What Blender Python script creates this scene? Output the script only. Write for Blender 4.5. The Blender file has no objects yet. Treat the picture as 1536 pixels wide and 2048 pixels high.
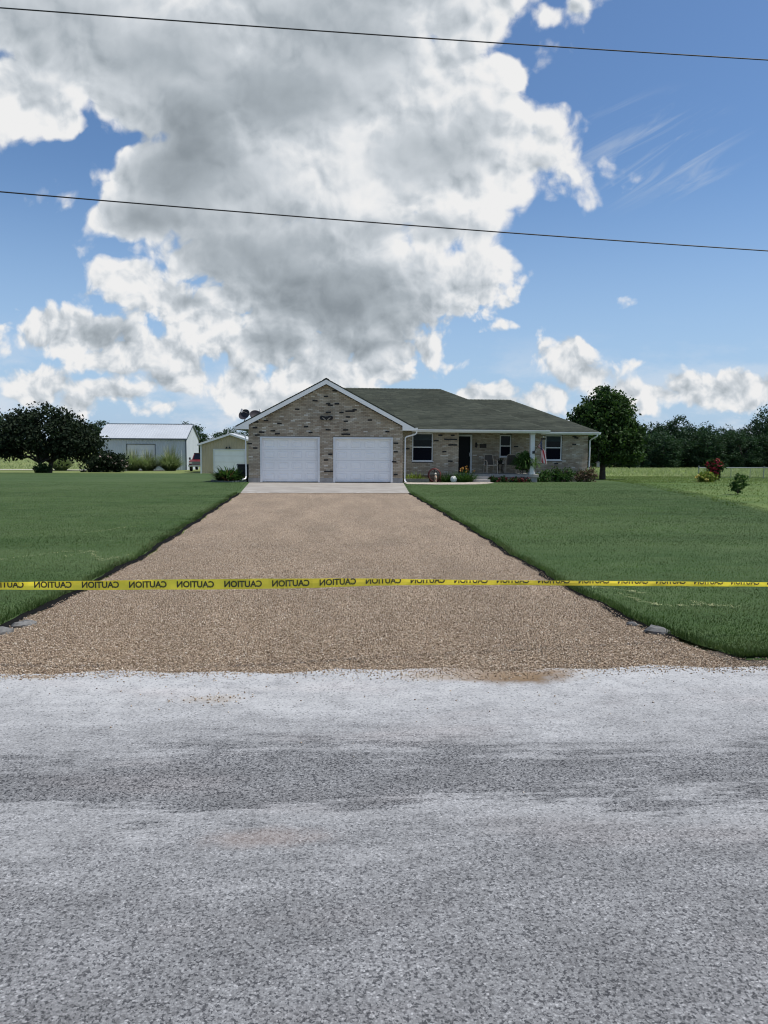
import bpy, math, random
import numpy as np
from mathutils import Matrix, Vector

random.seed(7)
RNG = np.random.default_rng(11)
sc = bpy.context.scene
C = sc.collection
PI = math.pi
R = math.radians

# ------------------------------------------------------------------ camera
cam_d = bpy.data.cameras.new('camera')
cam = bpy.data.objects.new('camera', cam_d)
C.objects.link(cam)
cam_d.sensor_fit = 'VERTICAL'
cam_d.sensor_height = 36.0
cam_d.sensor_width = 27.0
cam_d.lens = 36.0 * 1538 / 2048
cam_d.clip_start = 0.05
cam_d.clip_end = 6000
cam.matrix_world = (Matrix.Translation((0, 0, 1.70)) @ Matrix.Rotation(R(-4.35), 4, 'Z')
                    @ Matrix.Rotation(R(90 - 5.16), 4, 'X') @ Matrix.Rotation(R(0.4), 4, 'Z'))
sc.camera = cam

# ------------------------------------------------------------------ light, exposure
SUN = Vector((0.50, -0.06, 0.86)).normalized()
SUN_EL = math.asin(SUN.z)
SUN_AZ = math.atan2(SUN.x, SUN.y)          # clockwise from +Y
sun_d = bpy.data.lights.new('sun', 'SUN')
sun_d.energy = 3.0
sun_d.angle = R(2.0)
sun_d.color = (1.0, 0.95, 0.88)
sun = bpy.data.objects.new('sun', sun_d)
sun.rotation_euler = SUN.to_track_quat('Z', 'Y').to_euler()
sun.location = (20, -5, 40)
C.objects.link(sun)
vs = sc.view_settings
vs.view_transform = 'Standard'
try:
    vs.look = 'None'
except Exception:
    pass
vs.gamma = 1.0
vs.exposure = 0.75
vs.use_curve_mapping = False
SKY_STRENGTH = 0.0625
CLOUD_K = 8.2
try:
    sc.cycles.max_bounces = 6
    sc.cycles.use_denoising = True
    sc.cycles.denoiser = 'OPENIMAGEDENOISE'
    sc.cycles.denoising_input_passes = 'RGB_ALBEDO_NORMAL'
    sc.cycles.denoising_prefilter = 'ACCURATE'
    sc.cycles.filter_width = 1.15
    sc.cycles.sample_clamp_indirect = 4.0
    sc.cycles.diffuse_bounces = 3
    sc.cycles.transparent_max_bounces = 8
except Exception:
    pass


# ------------------------------------------------------------------ node helper
class NT:
    def __init__(s, tree):
        s.t = tree
        s.n = tree.nodes
        s.l = tree.links

    def new(s, typ, **kw):
        n = s.n.new(typ)
        for k, v in kw.items():
            setattr(n, k, v)
        return n

    def put(s, sock, v):
        if hasattr(v, 'is_output'):
            s.l.new(v, sock)
        else:
            sock.default_value = v

    def m(s, op, a, b=0.0, c=None, clamp=False):
        n = s.new('ShaderNodeMath', operation=op)
        n.use_clamp = clamp
        s.put(n.inputs[0], a)
        s.put(n.inputs[1], b)
        if c is not None:
            s.put(n.inputs[2], c)
        return n.outputs[0]

    def vm(s, op, a, b=(0, 0, 0), out=0):
        n = s.new('ShaderNodeVectorMath', operation=op)
        s.put(n.inputs[0], a)
        if op == 'SCALE':
            s.put(n.inputs[3], b)
        else:
            s.put(n.inputs[1], b)
        return n.outputs['Value'] if op in ('DOT_PRODUCT', 'LENGTH', 'DISTANCE') else n.outputs[0]

    def xyz(s, x, y, z=0.0):
        n = s.new('ShaderNodeCombineXYZ')
        for i, v in enumerate((x, y, z)):
            s.put(n.inputs[i], v)
        return n.outputs[0]

    def sep(s, v):
        n = s.new('ShaderNodeSeparateXYZ')
        s.put(n.inputs[0], v)
        return n.outputs

    def noise(s, vec, scale, detail=4.0, rough=0.5, lac=2.0, dist=0.0, col=False, dim='3D'):
        n = s.new('ShaderNodeTexNoise')
        n.noise_dimensions = dim
        s.put(n.inputs['Vector'], vec)
        n.inputs['Scale'].default_value = scale
        n.inputs['Detail'].default_value = detail
        n.inputs['Roughness'].default_value = rough
        n.inputs['Lacunarity'].default_value = lac
        n.inputs['Distortion'].default_value = dist
        return n.outputs['Color' if col else 'Fac']

    def voro(s, vec, scale, feature='F1', out='Distance', rand=1.0, smooth=None, detail=0.0, rough=.5, dim='3D'):
        n = s.new('ShaderNodeTexVoronoi')
        n.voronoi_dimensions = dim
        n.feature = feature
        s.put(n.inputs['Vector'], vec)
        n.inputs['Scale'].default_value = scale
        n.inputs['Randomness'].default_value = rand
        if smooth is not None:
            n.inputs['Smoothness'].default_value = smooth
        n.inputs['Detail'].default_value = detail
        n.inputs['Roughness'].default_value = rough
        return n.outputs[out]

    def ss(s, v, a, b, lo=0.0, hi=1.0, interp='SMOOTHSTEP'):
        n = s.new('ShaderNodeMapRange')
        n.interpolation_type = interp
        s.put(n.inputs[0], v)
        for i, q in enumerate((a, b, lo, hi)):
            s.put(n.inputs[i + 1], q)
        return n.outputs[0]

    def mix(s, f, a, b, blend='MIX'):
        n = s.new('ShaderNodeMix', data_type='RGBA', blend_type=blend)
        s.put(n.inputs[0], f)
        s.put(n.inputs[6], a if hasattr(a, 'is_output') else (*a[:3], 1.0))
        s.put(n.inputs[7], b if hasattr(b, 'is_output') else (*b[:3], 1.0))
        return n.outputs[2]

    def ramp(s, f, stops, interp='LINEAR'):
        n = s.new('ShaderNodeValToRGB')
        n.color_ramp.interpolation = interp
        e = n.color_ramp.elements
        while len(e) < len(stops):
            e.new(0.5)
        for k, (p, c) in enumerate(stops):
            e[k].position = p
            e[k].color = (*c[:3], 1.0)
        s.put(n.inputs[0], f)
        return n.outputs[0]

    def pos(s):
        return s.new('ShaderNodeNewGeometry').outputs['Position']

    def rnd(s):
        return s.new('ShaderNodeNewGeometry').outputs['Random Per Island']


# ------------------------------------------------------------------ world: Nishita sky with cumulus clouds
# every cloud puff is (azimuth tangent, elevation tangent, half width, half height) about the heading of the driveway
PUFFS = [
(-0.353, 0.575, 0.319, 0.098),(-0.046, 0.589, 0.257, 0.109),(-0.275, 0.471, 0.174, 0.088),(-0.444, 0.428, 0.093, 0.05),(-0.405, 0.398, 0.034, 0.03),(-0.096, 0.436, 0.243, 0.1),(0.078, 0.449, 0.099, 0.053),(0.146, 0.459, 0.032, 0.032),(0.194, 0.527, 0.037, 0.02),(0.231, 0.533, 0.025, 0.018),(0.114, 0.509, 0.074, 0.035),(-0.008, 0.353, 0.238, 0.084),(0.142, 0.343, 0.068, 0.055),(0.132, 0.396, 0.075, 0.054),(-0.171, 0.321, 0.207, 0.078),(-0.333, 0.332, 0.03, 0.025),(-0.361, 0.277, 0.025, 0.021),(-0.311, 0.284, 0.063, 0.032),(-0.403, 0.317, 0.018, 0.01),(-0.402, 0.294, 0.015, 0.007),(-0.109, 0.242, 0.19, 0.058),(-0.045, 0.187, 0.146, 0.062),(0.082, 0.206, 0.083, 0.049),(0.139, 0.225, 0.032, 0.026),(-0.253, 0.229, 0.027, 0.026),(-0.032, 0.131, 0.102, 0.038),(-0.134, 0.18, 0.127, 0.044),(-0.322, 0.204, 0.05, 0.027),(-0.281, 0.179, 0.083, 0.037),(-0.218, 0.154, 0.083, 0.037),(-0.397, 0.137, 0.072, 0.029),(-0.346, 0.108, 0.058, 0.023),(-0.432, 0.15, 0.035, 0.019),(-0.16, 0.123, 0.083, 0.036),(-0.376, 0.188, 0.023, 0.012),(-0.27, 0.083, 0.04, 0.027),(-0.447, 0.074, 0.039, 0.025),(-0.4, 0.045, 0.036, 0.02),(-0.287, 0.039, 0.029, 0.013),(-0.186, 0.072, 0.042, 0.025),(-0.141, 0.054, 0.058, 0.024),(-0.077, 0.083, 0.077, 0.038),(0.006, 0.088, 0.036, 0.02),(0.045, 0.125, 0.038, 0.019),(0.09, 0.103, 0.021, 0.009),(0.063, 0.088, 0.009, 0.005),(0.165, 0.144, 0.035, 0.011),(0.303, 0.182, 0.019, 0.009),(0.237, 0.106, 0.04, 0.024),(0.257, 0.085, 0.039, 0.019),(0.326, 0.096, 0.021, 0.011),(0.213, 0.062, 0.045, 0.014),(0.38, 0.215, 0.006, 0.003),(0.335, 0.063, 0.071, 0.019),(0.393, 0.073, 0.045, 0.022),(0.457, 0.071, 0.058, 0.023),(0.116, 0.062, 0.064, 0.017),(0.181, 0.053, 0.052, 0.014),(-0.578, 0.361, 0.075, 0.036),(-0.609, 0.114, 0.103, 0.038),(0.56, 0.065, 0.058, 0.025), (0.06, 0.275, 0.085, 0.05), (-0.30, 0.115, 0.07, 0.026), (-0.36, 0.062, 0.06, 0.018), (0.30, 0.045, 0.08, 0.012)]
CORES = [
(-0.145, 0.436, 0.118, 0.065),(-0.294, 0.476, 0.186, 0.065),(-0.405, 0.505, 0.161, 0.053),(-0.25, 0.365, 0.10, 0.11),(-0.172, 0.245, 0.135, 0.06),(-0.058, 0.168, 0.14, 0.05),(0.054, 0.371, 0.094, 0.042),(-0.083, 0.507, 0.185, 0.064),(-0.298, 0.278, 0.069, 0.031),(-0.045, 0.124, 0.096, 0.031),(-0.109, 0.205, 0.165, 0.043),(-0.135, 0.124, 0.058, 0.031),(-0.358, 0.144, 0.045, 0.019),(-0.249, 0.179, 0.032, 0.014),(0.03, 0.268, 0.101, 0.025)]


def make_world():
    w = bpy.data.worlds.new('World')
    sc.world = w
    w.use_nodes = True
    w.node_tree.nodes.clear()
    t = NT(w.node_tree)
    d = t.new('ShaderNodeTexCoord').outputs['Generated']
    sky = t.new('ShaderNodeTexSky')
    sky.sky_type = 'NISHITA'
    sky.sun_disc = False
    sky.sun_elevation = SUN_EL
    sky.sun_rotation = SUN_AZ
    sky.air_density = 1.0
    sky.dust_density = 0.6
    sky.ozone_density = 2.0
    a = R(4.35)
    fwd = t.vm('DOT_PRODUCT', d, (math.sin(a), math.cos(a), 0))
    rgt = t.vm('DOT_PRODUCT', d, (math.cos(a), -math.sin(a), 0))
    up = t.sep(d)[2]
    f = t.m('MAXIMUM', fwd, 0.05)
    u = t.m('DIVIDE', rgt, f)
    v = t.m('DIVIDE', up, f)
    p0 = t.xyz(u, v, 0)
    # small domain warp gives ragged rims
    wn = t.noise(p0, 9, 3, .55, col=True, dim='2D')
    wv = t.vm('SCALE', t.vm('SUBTRACT', wn, (.5, .5, .5)), 0.035)
    p = t.vm('ADD', p0, wv)

    def field(blobs, pt, grow, k):
        acc = None
        for (cx, cy, ax, ay) in blobs:
            q = t.vm('LENGTH', t.vm('MULTIPLY', t.vm('SUBTRACT', pt, (cx, cy, 0)), (1 / ax, 1 / ay, 0)))
            s = min(ax, ay)
            di = t.m('MULTIPLY_ADD', q, -s, s * grow)
            acc = di if acc is None else t.m('SMOOTH_MAX', acc, di, k)
        return acc


    def billow(pt, sc1, sc2):
        """rounded lumps (inverted cell distance) with finer fractal curls on top; mean about zero"""
        b1 = t.voro(pt, sc1, 'F1', detail=3.0, rough=.5, dim='2D')
        b2 = t.noise(pt, sc2, 8, .6, dim='2D')
        return t.m('ADD', t.m('MULTIPLY_ADD', b1, -1.0, .38), t.m('MULTIPLY_ADD', b2, 1.3, -.65))
    # lumps look smaller towards the horizon, where the clouds are farther off
    nearer = t.ss(v, .10, .34)
    p2 = t.vm('ADD', p, (0.006, 0.013, 0))
    both = lambda a_, b_: t.m('ADD', t.m('MULTIPLY', a_, nearer), t.m('MULTIPLY', b_, t.m('SUBTRACT', 1.0, nearer)))
    bl = both(billow(p, 11, 9), billow(p, 24, 19))
    bl2 = both(billow(p2, 11, 9), billow(p2, 24, 19))
    big = [q for q in PUFFS if q[3] >= .0345]
    small = [q for q in PUFFS if q[3] < .0345]
    dist = field(big, p, 1.22, .012)
    reach = t.ss(v, 0.05, 0.25, 0.020, 0.046)
    e1 = t.m('ADD', t.m('MULTIPLY_ADD', bl, reach, dist), t.ss(v, .02, .25, .004, .012))
    dist2 = field(small, p, 1.42, .007)
    e2 = t.m('MULTIPLY_ADD', bl, t.ss(v, .05, .3, .016, .024), dist2)
    alpha = t.m('MAXIMUM', t.ss(e1, -0.003, t.ss(v, 0.02, 0.3, 0.008, 0.017)), t.ss(e2, -.002, .008))
    e = t.m('MAXIMUM', e1, e2)
    # tone: white rims and tops, grey bases
    acc = None
    for (cx, cy, ax, ay) in CORES:
        wgt = .62 if cx > .02 else .70 if cy > .46 else 1.0 if cy > .15 else .8
        q = t.vm('LENGTH', t.vm('MULTIPLY', t.vm('SUBTRACT', p, (cx, cy, 0)), (1 / ax, 1 / ay, 0)))
        g = t.ss(q, 0.0, 1.55, wgt, 0.0)
        acc = g if acc is None else t.m('SMOOTH_MAX', acc, g, .15)
    soft = t.noise(p, 5, 5, .5, dim='2D')
    dark = t.m('MULTIPLY', acc, t.ss(soft, .25, .65, 0.78, 1.0))
    rim = t.ss(e, .015, .085, 1.0, .30)
    relief = t.m('MULTIPLY', t.m('MULTIPLY', t.m('SUBTRACT', bl, bl2), rim), t.m('MULTIPLY', t.m('MULTIPLY_ADD', dark, -.50, .80), t.ss(v, .05, .3, .60, 1.0)))
    tone = t.m('ADD', t.m('MULTIPLY_ADD', dark, -0.55, t.ss(v, .03, .3, .84, .90)), relief)
    fine = t.m('SUBTRACT', t.noise(p, 7, 5, .5, dim='2D'), .5)
    tone = t.m('MULTIPLY_ADD', fine, t.ss(v, .03, .3, .34, .20), tone)
    tone = t.m('ADD', tone, t.m('MULTIPLY', t.ss(e, .004, .05, .20, 0), t.ss(v, .08, .3, .35, 1)))
    tone = t.m('MINIMUM', t.m('MAXIMUM', tone, 0.15), 1.0)
    ccol = t.ramp(tone, [(0.0, (.23, .27, .30)), (.3, (.30, .345, .385)), (.55, (.47, .525, .575)), (.78, (.70, .75, .80)), (.92, (.92, .94, .96)), (1.0, (1.0, 1.0, 1.0))])
    # clouds in the rest of the sky (behind and beside the camera)
    flat = t.vm('SCALE', d, t.m('DIVIDE', 1.0, t.m('MAXIMUM', up, 0.08)))
    n2 = t.noise(flat, 0.9, 7, .58)
    a2 = t.m('MULTIPLY', t.ss(n2, .50, .62), t.ss(up, 0.0, 0.12))
    inside = t.m('MULTIPLY', t.ss(fwd, 0.25, 0.5), t.m('MULTIPLY', t.ss(t.m('ABSOLUTE', u), .62, .85, 1, 0), t.ss(v, .62, .9, 1, 0)))
    a2 = t.m('MULTIPLY', a2, t.m('SUBTRACT', 1.0, inside))
    c2 = t.ramp(t.noise(flat, 2.2, 6, .6), [(.3, (.45, .49, .53)), (.62, (.95, .96, .97))])
    alpha = t.m('MULTIPLY', alpha, t.ss(fwd, 0.2, 0.4))
    # thin ice streaks on the right
    ci = t.noise(t.vm('MULTIPLY', t.xyz(t.m('MULTIPLY_ADD', u, .86, t.m('MULTIPLY', v, .5)), t.m('MULTIPLY_ADD', v, .86, t.m('MULTIPLY', u, -.5)), 0), (5, 42, 1)), 1.0, 6, .6, dist=.6, dim='2D')
    cm = t.vm('LENGTH', t.vm('MULTIPLY', t.vm('SUBTRACT', p0, (.335, .365, 0)), (1 / .13, 1 / .085, 0)))
    cia = t.m('MULTIPLY', t.m('MULTIPLY', t.ss(ci, .48, .8), t.ss(cm, .3, 1.1, 1, 0)), .42)
    cia = t.m('MULTIPLY', cia, t.ss(fwd, 0.2, 0.4))
    blue = t.mix(1.0, sky.outputs[0], (0.80, 0.98, 1.16), 'MULTIPLY')
    milk = t.ss(up, 0.0, 0.34, 0.72, 0.0)
    blue = t.mix(milk, blue, tuple(CLOUD_K * x for x in (.49, .68, .96)))
    # thin hazy cloudlets low over the horizon
    low = t.noise(t.vm('MULTIPLY', p0, (7, 17, 1)), 1.0, 6, .6, dim='2D')
    lowa = t.m('MULTIPLY', t.m('MULTIPLY', t.ss(low, .42, .68), t.ss(up, .02, .16, .62, 0)), t.ss(fwd, .2, .4))
    blue = t.mix(lowa, blue, tuple(CLOUD_K * x for x in (.86, .90, .96)))
    col = t.mix(cia, blue, tuple(CLOUD_K * x for x in (.72, .78, .85)))
    sc_ = lambda c: t.mix(1.0, c, (CLOUD_K,) * 3, 'MULTIPLY')
    col = t.mix(a2, col, sc_(c2))
    col = t.mix(alpha, col, sc_(ccol))
    bg = t.new('ShaderNodeBackground')
    t.put(bg.inputs[0], col)
    bg.inputs[1].default_value = SKY_STRENGTH
    o = t.new('ShaderNodeOutputWorld')
    t.l.new(bg.outputs[0], o.inputs[0])


make_world()


# ------------------------------------------------------------------ materials
MATS = {}


def pmat(name, color=(.5, .5, .5), rough=.7, metal=0.0, spec=.5, noise=0.0, nscale=6.0, bump=0.0, bscale=40.0, island=0.0, fn=None):
    if name in MATS:
        return MATS[name]
    m = bpy.data.materials.new(name)
    m.use_nodes = True
    m.node_tree.nodes.clear()
    t = NT(m.node_tree)
    b = t.new('ShaderNodeBsdfPrincipled')
    o = t.new('ShaderNodeOutputMaterial')
    t.l.new(b.outputs[0], o.inputs[0])
    b.inputs['Roughness'].default_value = rough
    b.inputs['Metallic'].default_value = metal
    b.inputs['Specular IOR Level'].default_value = spec
    if fn:
        col = fn(t, b)
    else:
        col = None
        base = (*color, 1.0)
        if noise > 0:
            n = t.noise(t.pos(), nscale, 5, .6)
            lo = tuple(max(0, c * (1 - noise)) for c in color)
            hi = tuple(min(1, c * (1 + noise)) for c in color)
            col = t.mix(t.ss(n, .3, .7), lo, hi)
        if island > 0:
            r = t.rnd()
            k = t.m('MULTIPLY_ADD', r, 2 * island, 1 - island)
            src = col if col is not None else base
            col = t.mix(1.0, src if hasattr(src, 'is_output') else src[:3], t.xyz(k, k, k), 'MULTIPLY')
        if col is None:
            b.inputs['Base Color'].default_value = base
    if col is not None:
        t.l.new(col, b.inputs['Base Color'])
    if bump > 0:
        bn = t.new('ShaderNodeBump')
        bn.inputs['Strength'].default_value = bump
        bn.inputs['Distance'].default_value = 0.01
        t.put(bn.inputs['Height'], t.noise(t.pos(), bscale, 5, .6))
        t.l.new(bn.outputs[0], b.inputs['Normal'])
    MATS[name] = m
    return m


def leafmat(name, c1, c2, rough=.7, trans=.3, spec=.12, patch=None):
    if name in MATS:
        return MATS[name]
    m = bpy.data.materials.new(name)
    m.use_nodes = True
    m.node_tree.nodes.clear()
    t = NT(m.node_tree)
    b = t.new('ShaderNodeBsdfPrincipled')
    tr = t.new('ShaderNodeBsdfTranslucent')
    mx = t.new('ShaderNodeMixShader')
    o = t.new('ShaderNodeOutputMaterial')
    col = t.mix(t.rnd(), c1, c2)
    if patch:
        pn = t.noise(t.vm('MULTIPLY', t.pos(), (.5, 1, 1)), .9, 6, .65)
        col = t.mix(t.ss(pn, .42, .66, 0, .9), col, patch)
        br = t.noise(t.vm('MULTIPLY', t.pos(), (.16, .55, 1)), 1.0, 5, .6)
        kb = t.ss(br, .32, .68, .68, 1.32)
        col = t.mix(1.0, col, t.xyz(kb, kb, kb), 'MULTIPLY')
    n = t.noise(t.pos(), 1.3, 3)
    k = t.ss(n, .3, .7, .75, 1.25)
    col = t.mix(1.0, col, t.xyz(k, k, k), 'MULTIPLY')
    t.l.new(col, b.inputs['Base Color'])
    b.inputs['Roughness'].default_value = rough
    b.inputs['Specular IOR Level'].default_value = spec
    t.l.new(t.mix(1.0, col, (1.1, 1.25, .7), 'MULTIPLY'), tr.inputs[0])
    mx.inputs[0].default_value = trans
    t.l.new(b.outputs[0], mx.inputs[1])
    t.l.new(tr.outputs[0], mx.inputs[2])
    t.l.new(mx.outputs[0], o.inputs[0])
    MATS[name] = m
    return m


# ------------------------------------------------------------------ objects, parts, tags
def tag(o, label=None, cat=None, group=None, kind=None):
    if label:
        o['label'] = label
    if cat:
        o['category'] = cat
    if group:
        o['group'] = group
    if kind:
        o['kind'] = kind
    return o


def thing(name, label, cat, loc=(0, 0, 0), group=None):
    o = bpy.data.objects.new(name, None)
    o.empty_display_size = .2
    o.location = loc
    C.objects.link(o)
    return tag(o, label, cat, group)


def origin(o):
    p = Vector((0, 0, 0))
    while o is not None:
        p += o.location
        o = o.parent
    return p


def mesh_np(name, v, f, mat=None, parent=None, smooth=False, kind=None, loc=None):
    """v (N,3) in world metres, f (M,k) faces with the same number of corners"""
    v = np.asarray(v, dtype=np.float64).reshape(-1, 3)
    f = np.asarray(f, dtype=np.int32)
    if parent is not None:
        v = v - np.array(origin(parent))
    elif loc is not None:
        v = v - np.array(loc)
    me = bpy.data.meshes.new(name)
    n, k = f.shape
    me.vertices.add(len(v))
    me.vertices.foreach_set('co', v.astype(np.float32).ravel())
    me.loops.add(n * k)
    me.loops.foreach_set('vertex_index', f.ravel())
    me.polygons.add(n)
    me.polygons.foreach_set('loop_start', np.arange(0, n * k, k, dtype=np.int32))
    if smooth:
        me.polygons.foreach_set('use_smooth', np.ones(n, dtype=bool))
    me.update(calc_edges=True)
    if mat:
        me.materials.append(mat)
    o = bpy.data.objects.new(name, me)
    C.objects.link(o)
    if parent is not None:
        o.parent = parent
    elif loc is not None:
        o.location = loc
    if kind:
        o['kind'] = kind
    return o


class MB:
    def __init__(s):
        s.v = []
        s.f = []
        s.mi = []
        s.cur = 0

    def face(s, pts):
        i = len(s.v)
        s.v += [tuple(p) for p in pts]
        s.f.append(list(range(i, i + len(pts))))
        s.mi.append(s.cur)

    def box(s, x0, x1, y0, y1, z0, z1, M=None):
        p = [(x0, y0, z0), (x1, y0, z0), (x1, y1, z0), (x0, y1, z0), (x0, y0, z1), (x1, y0, z1), (x1, y1, z1), (x0, y1, z1)]
        if M is not None:
            p = [tuple(M @ Vector(q)) for q in p]
        i = len(s.v)
        s.v += p
        for q in ((0, 3, 2, 1), (4, 5, 6, 7), (0, 1, 5, 4), (1, 2, 6, 5), (2, 3, 7, 6), (3, 0, 4, 7)):
            s.f.append([i + k for k in q])
            s.mi.append(s.cur)
        return s

    def tube(s, path, r, n=8, cap=True):
        path = [Vector(p) for p in path]
        rs = r if isinstance(r, (list, tuple)) else [r] * len(path)
        base = len(s.v)
        prev = None
        for k, p in enumerate(path):
            if k == 0:
                t = path[1] - p
            elif k == len(path) - 1:
                t = p - path[k - 1]
            else:
                t = (path[k + 1] - p).normalized() + (p - path[k - 1]).normalized()
            t = t.normalized() if t.length > 1e-9 else Vector((0, 0, 1))
            if prev is None:
                a = Vector((0, 0, 1)) if abs(t.z) < .9 else Vector((1, 0, 0))
                x = t.cross(a).normalized()
            else:
                x = (prev - t * prev.dot(t)).normalized()
            prev = x
            y = t.cross(x)
            for j in range(n):
                an = 2 * PI * j / n + PI / 4
                s.v.append(tuple(p + (x * math.cos(an) + y * math.sin(an)) * rs[k]))
        for k in range(len(path) - 1):
            for j in range(n):
                a = base + k * n + j
                b = base + k * n + (j + 1) % n
                s.f.append([a, b, b + n, a + n])
                s.mi.append(s.cur)
        if cap:
            s.f.append([base + j for j in range(n)][::-1])
            s.mi.append(s.cur)
            e = base + (len(path) - 1) * n
            s.f.append([e + j for j in range(n)])
            s.mi.append(s.cur)
        return s

    def lathe(s, prof, n=16, M=None):
        """prof: list of (radius, z)"""
        base = len(s.v)
        for (r, z) in prof:
            for j in range(n):
                a = 2 * PI * j / n
                p = Vector((r * math.cos(a), r * math.sin(a), z))
                s.v.append(tuple(M @ p) if M is not None else tuple(p))
        for k in range(len(prof) - 1):
            for j in range(n):
                a = base + k * n + j
                b = base + k * n + (j + 1) % n
                s.f.append([a, b, b + n, a + n])
                s.mi.append(s.cur)
        return s

    def prism(s, poly, axis, a, b):
        """poly in the plane across axis ('x': (y,z), 'y': (x,z), 'z': (x,y)), from a to b"""
        def P(q, t):
            return {'x': (t, q[0], q[1]), 'y': (q[0], t, q[1]), 'z': (q[0], q[1], t)}[axis]
        n = len(poly)
        i = len(s.v)
        s.v += [P(q, a) for q in poly] + [P(q, b) for q in poly]
        s.f.append([i + k for k in range(n)][::-1])
        s.f.append([i + n + k for k in range(n)])
        s.mi += [s.cur] * 2
        for k in range(n):
            k2 = (k + 1) % n
            s.f.append([i + k, i + k2, i + n + k2, i + n + k])
            s.mi.append(s.cur)
        return s

    def build(s, name, mat, parent=None, smooth=False, kind=None, loc=None, bevel=0.0, me_only=False):
        off = Vector((0, 0, 0))
        if parent is not None:
            off = origin(parent)
        elif loc is not None:
            off = Vector(loc)
        me = bpy.data.meshes.new(name)
        me.from_pydata([(p[0] - off.x, p[1] - off.y, p[2] - off.z) for p in s.v], [], s.f)
        for mm in (mat if isinstance(mat, (list, tuple)) else [mat]):
            me.materials.append(mm)
        if any(s.mi):
            me.polygons.foreach_set('material_index', s.mi)
        if smooth:
            me.polygons.foreach_set('use_smooth', [True] * len(me.polygons))
        me.update()
        o = bpy.data.objects.new(name, me)
        C.objects.link(o)
        if parent is not None:
            o.parent = parent
        elif loc is not None:
            o.location = loc
        if kind:
            o['kind'] = kind
        if bevel > 0:
            b = o.modifiers.new('bevel', 'BEVEL')
            b.width = bevel
            b.segments = 2
            b.limit_method = 'ANGLE'
        return o


# ------------------------------------------------------------------ terrain
TY = [-4000, -50, 5.5, 12, 36, 60, 120, 280, 6000]
TZ = [0, 0, 0, -.1, -.2, -.9, -2.3, -2.4, -2.4]


def ter(x, y):
    return np.interp(y, TY, TZ)


def terz(y):
    return float(np.interp(y, TY, TZ))


def grid_sheet(name, xs_of_y, ys, off, mat, kind='structure', skirt=0.0):
    """sheet following the terrain: xs_of_y(y) gives the x positions of one row"""
    rows = [np.asarray(xs_of_y(y), float) for y in ys]
    n = len(rows[0])
    v = np.zeros((len(ys), n, 3))
    for k, y in enumerate(ys):
        v[k, :, 0] = rows[k]
        v[k, :, 1] = y
        v[k, :, 2] = terz(y) + (off(rows[k], y) if callable(off) else off)
    idx = np.arange(len(ys) * n).reshape(len(ys), n)
    f = np.stack([idx[:-1, :-1], idx[:-1, 1:], idx[1:, 1:], idx[1:, :-1]], -1).reshape(-1, 4)
    return mesh_np(name, v, f, mat, smooth=True, kind=kind)


def wob(y, seed, amp):
    return amp * (math.sin(y * 2.1 + seed) * .5 + math.sin(y * 5.3 + seed * 2.3) * .3 + math.sin(y * 11.7 + seed * 1.7) * .2)


def edge_l(y):      # left edge of the driveway
    e = float(np.interp(y, [5.5, 7, 9.2, 12.3, 28.3, 35.6, 36.3], [-3.35, -2.93, -2.86, -2.82, -3.10, -3.52, -3.56]))
    return e + (wob(y, 1.0, .05) if y < 27.8 else 0)


def edge_r(y):
    e = float(np.interp(y, [5.5, 7, 9.3, 15.4, 28.4, 35.6, 36.3], [3.35, 3.0, 2.95, 3.05, 3.10, 3.62, 3.68]))
    return e + (wob(y, 4.0, .05) if y < 27.8 else 0)


def cloud_shade_edge(y):  # x of the cloud shadow edge that is painted into the grass colour
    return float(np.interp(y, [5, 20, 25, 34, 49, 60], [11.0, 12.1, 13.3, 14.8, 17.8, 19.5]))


# ground colours
def m_field(t, b):
    p = t.pos()
    y = t.sep(p)[1]
    big = t.noise(t.vm('MULTIPLY', p, (.03, .12, 1)), 1.0, 5, .6)
    fin = t.noise(t.vm('MULTIPLY', p, (1, .5, 1)), 3.0, 5, .65)
    c = t.mix(t.ss(big, .35, .65), (.115, .155, .050), (.17, .20, .075))
    c = t.mix(t.m('MULTIPLY', t.ss(fin, .35, .7), .5), c, (.20, .215, .085))
    return c


def m_lawn(t, b):
    p = t.pos()
    big = t.noise(t.vm('MULTIPLY', p, (.25, .6, 1)), .55, 5, .6)
    mid = t.noise(t.vm('MULTIPLY', p, (1, 1.6, 1)), 1.5, 5, .6)
    fin = t.noise(p, 30, 4, .7)
    c = t.mix(t.ss(big, .3, .7), (.033, .067, .018), (.060, .096, .034))
    c = t.mix(t.m('MULTIPLY', t.ss(mid, .4, .7), .45), c, (.076, .112, .046))
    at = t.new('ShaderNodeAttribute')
    at.attribute_name = 'sunlit_yard'
    sunlit = t.ss(t.m('MULTIPLY_ADD', t.m('SUBTRACT', mid, .5), .9, at.outputs['Fac']), .3, .7)
    cy = t.mix(t.ss(t.noise(t.vm('MULTIPLY', p, (.12, .5, 1)), .8, 5, .6), .35, .65), (.064, .110, .028), (.115, .160, .048))  # brighter greens paint sunlight on the turf outside the cloud shadow
    c = t.mix(sunlit, c, cy)
    k = t.ss(fin, .25, .75, .62, 1.35)
    bn = t.new('ShaderNodeBump')
    bn.inputs['Strength'].default_value = .6
    bn.inputs['Distance'].default_value = .03
    t.put(bn.inputs['Height'], fin)
    t.l.new(bn.outputs[0], b.inputs['Normal'])
    return t.mix(1.0, c, t.xyz(k, k, k), 'MULTIPLY')


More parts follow.
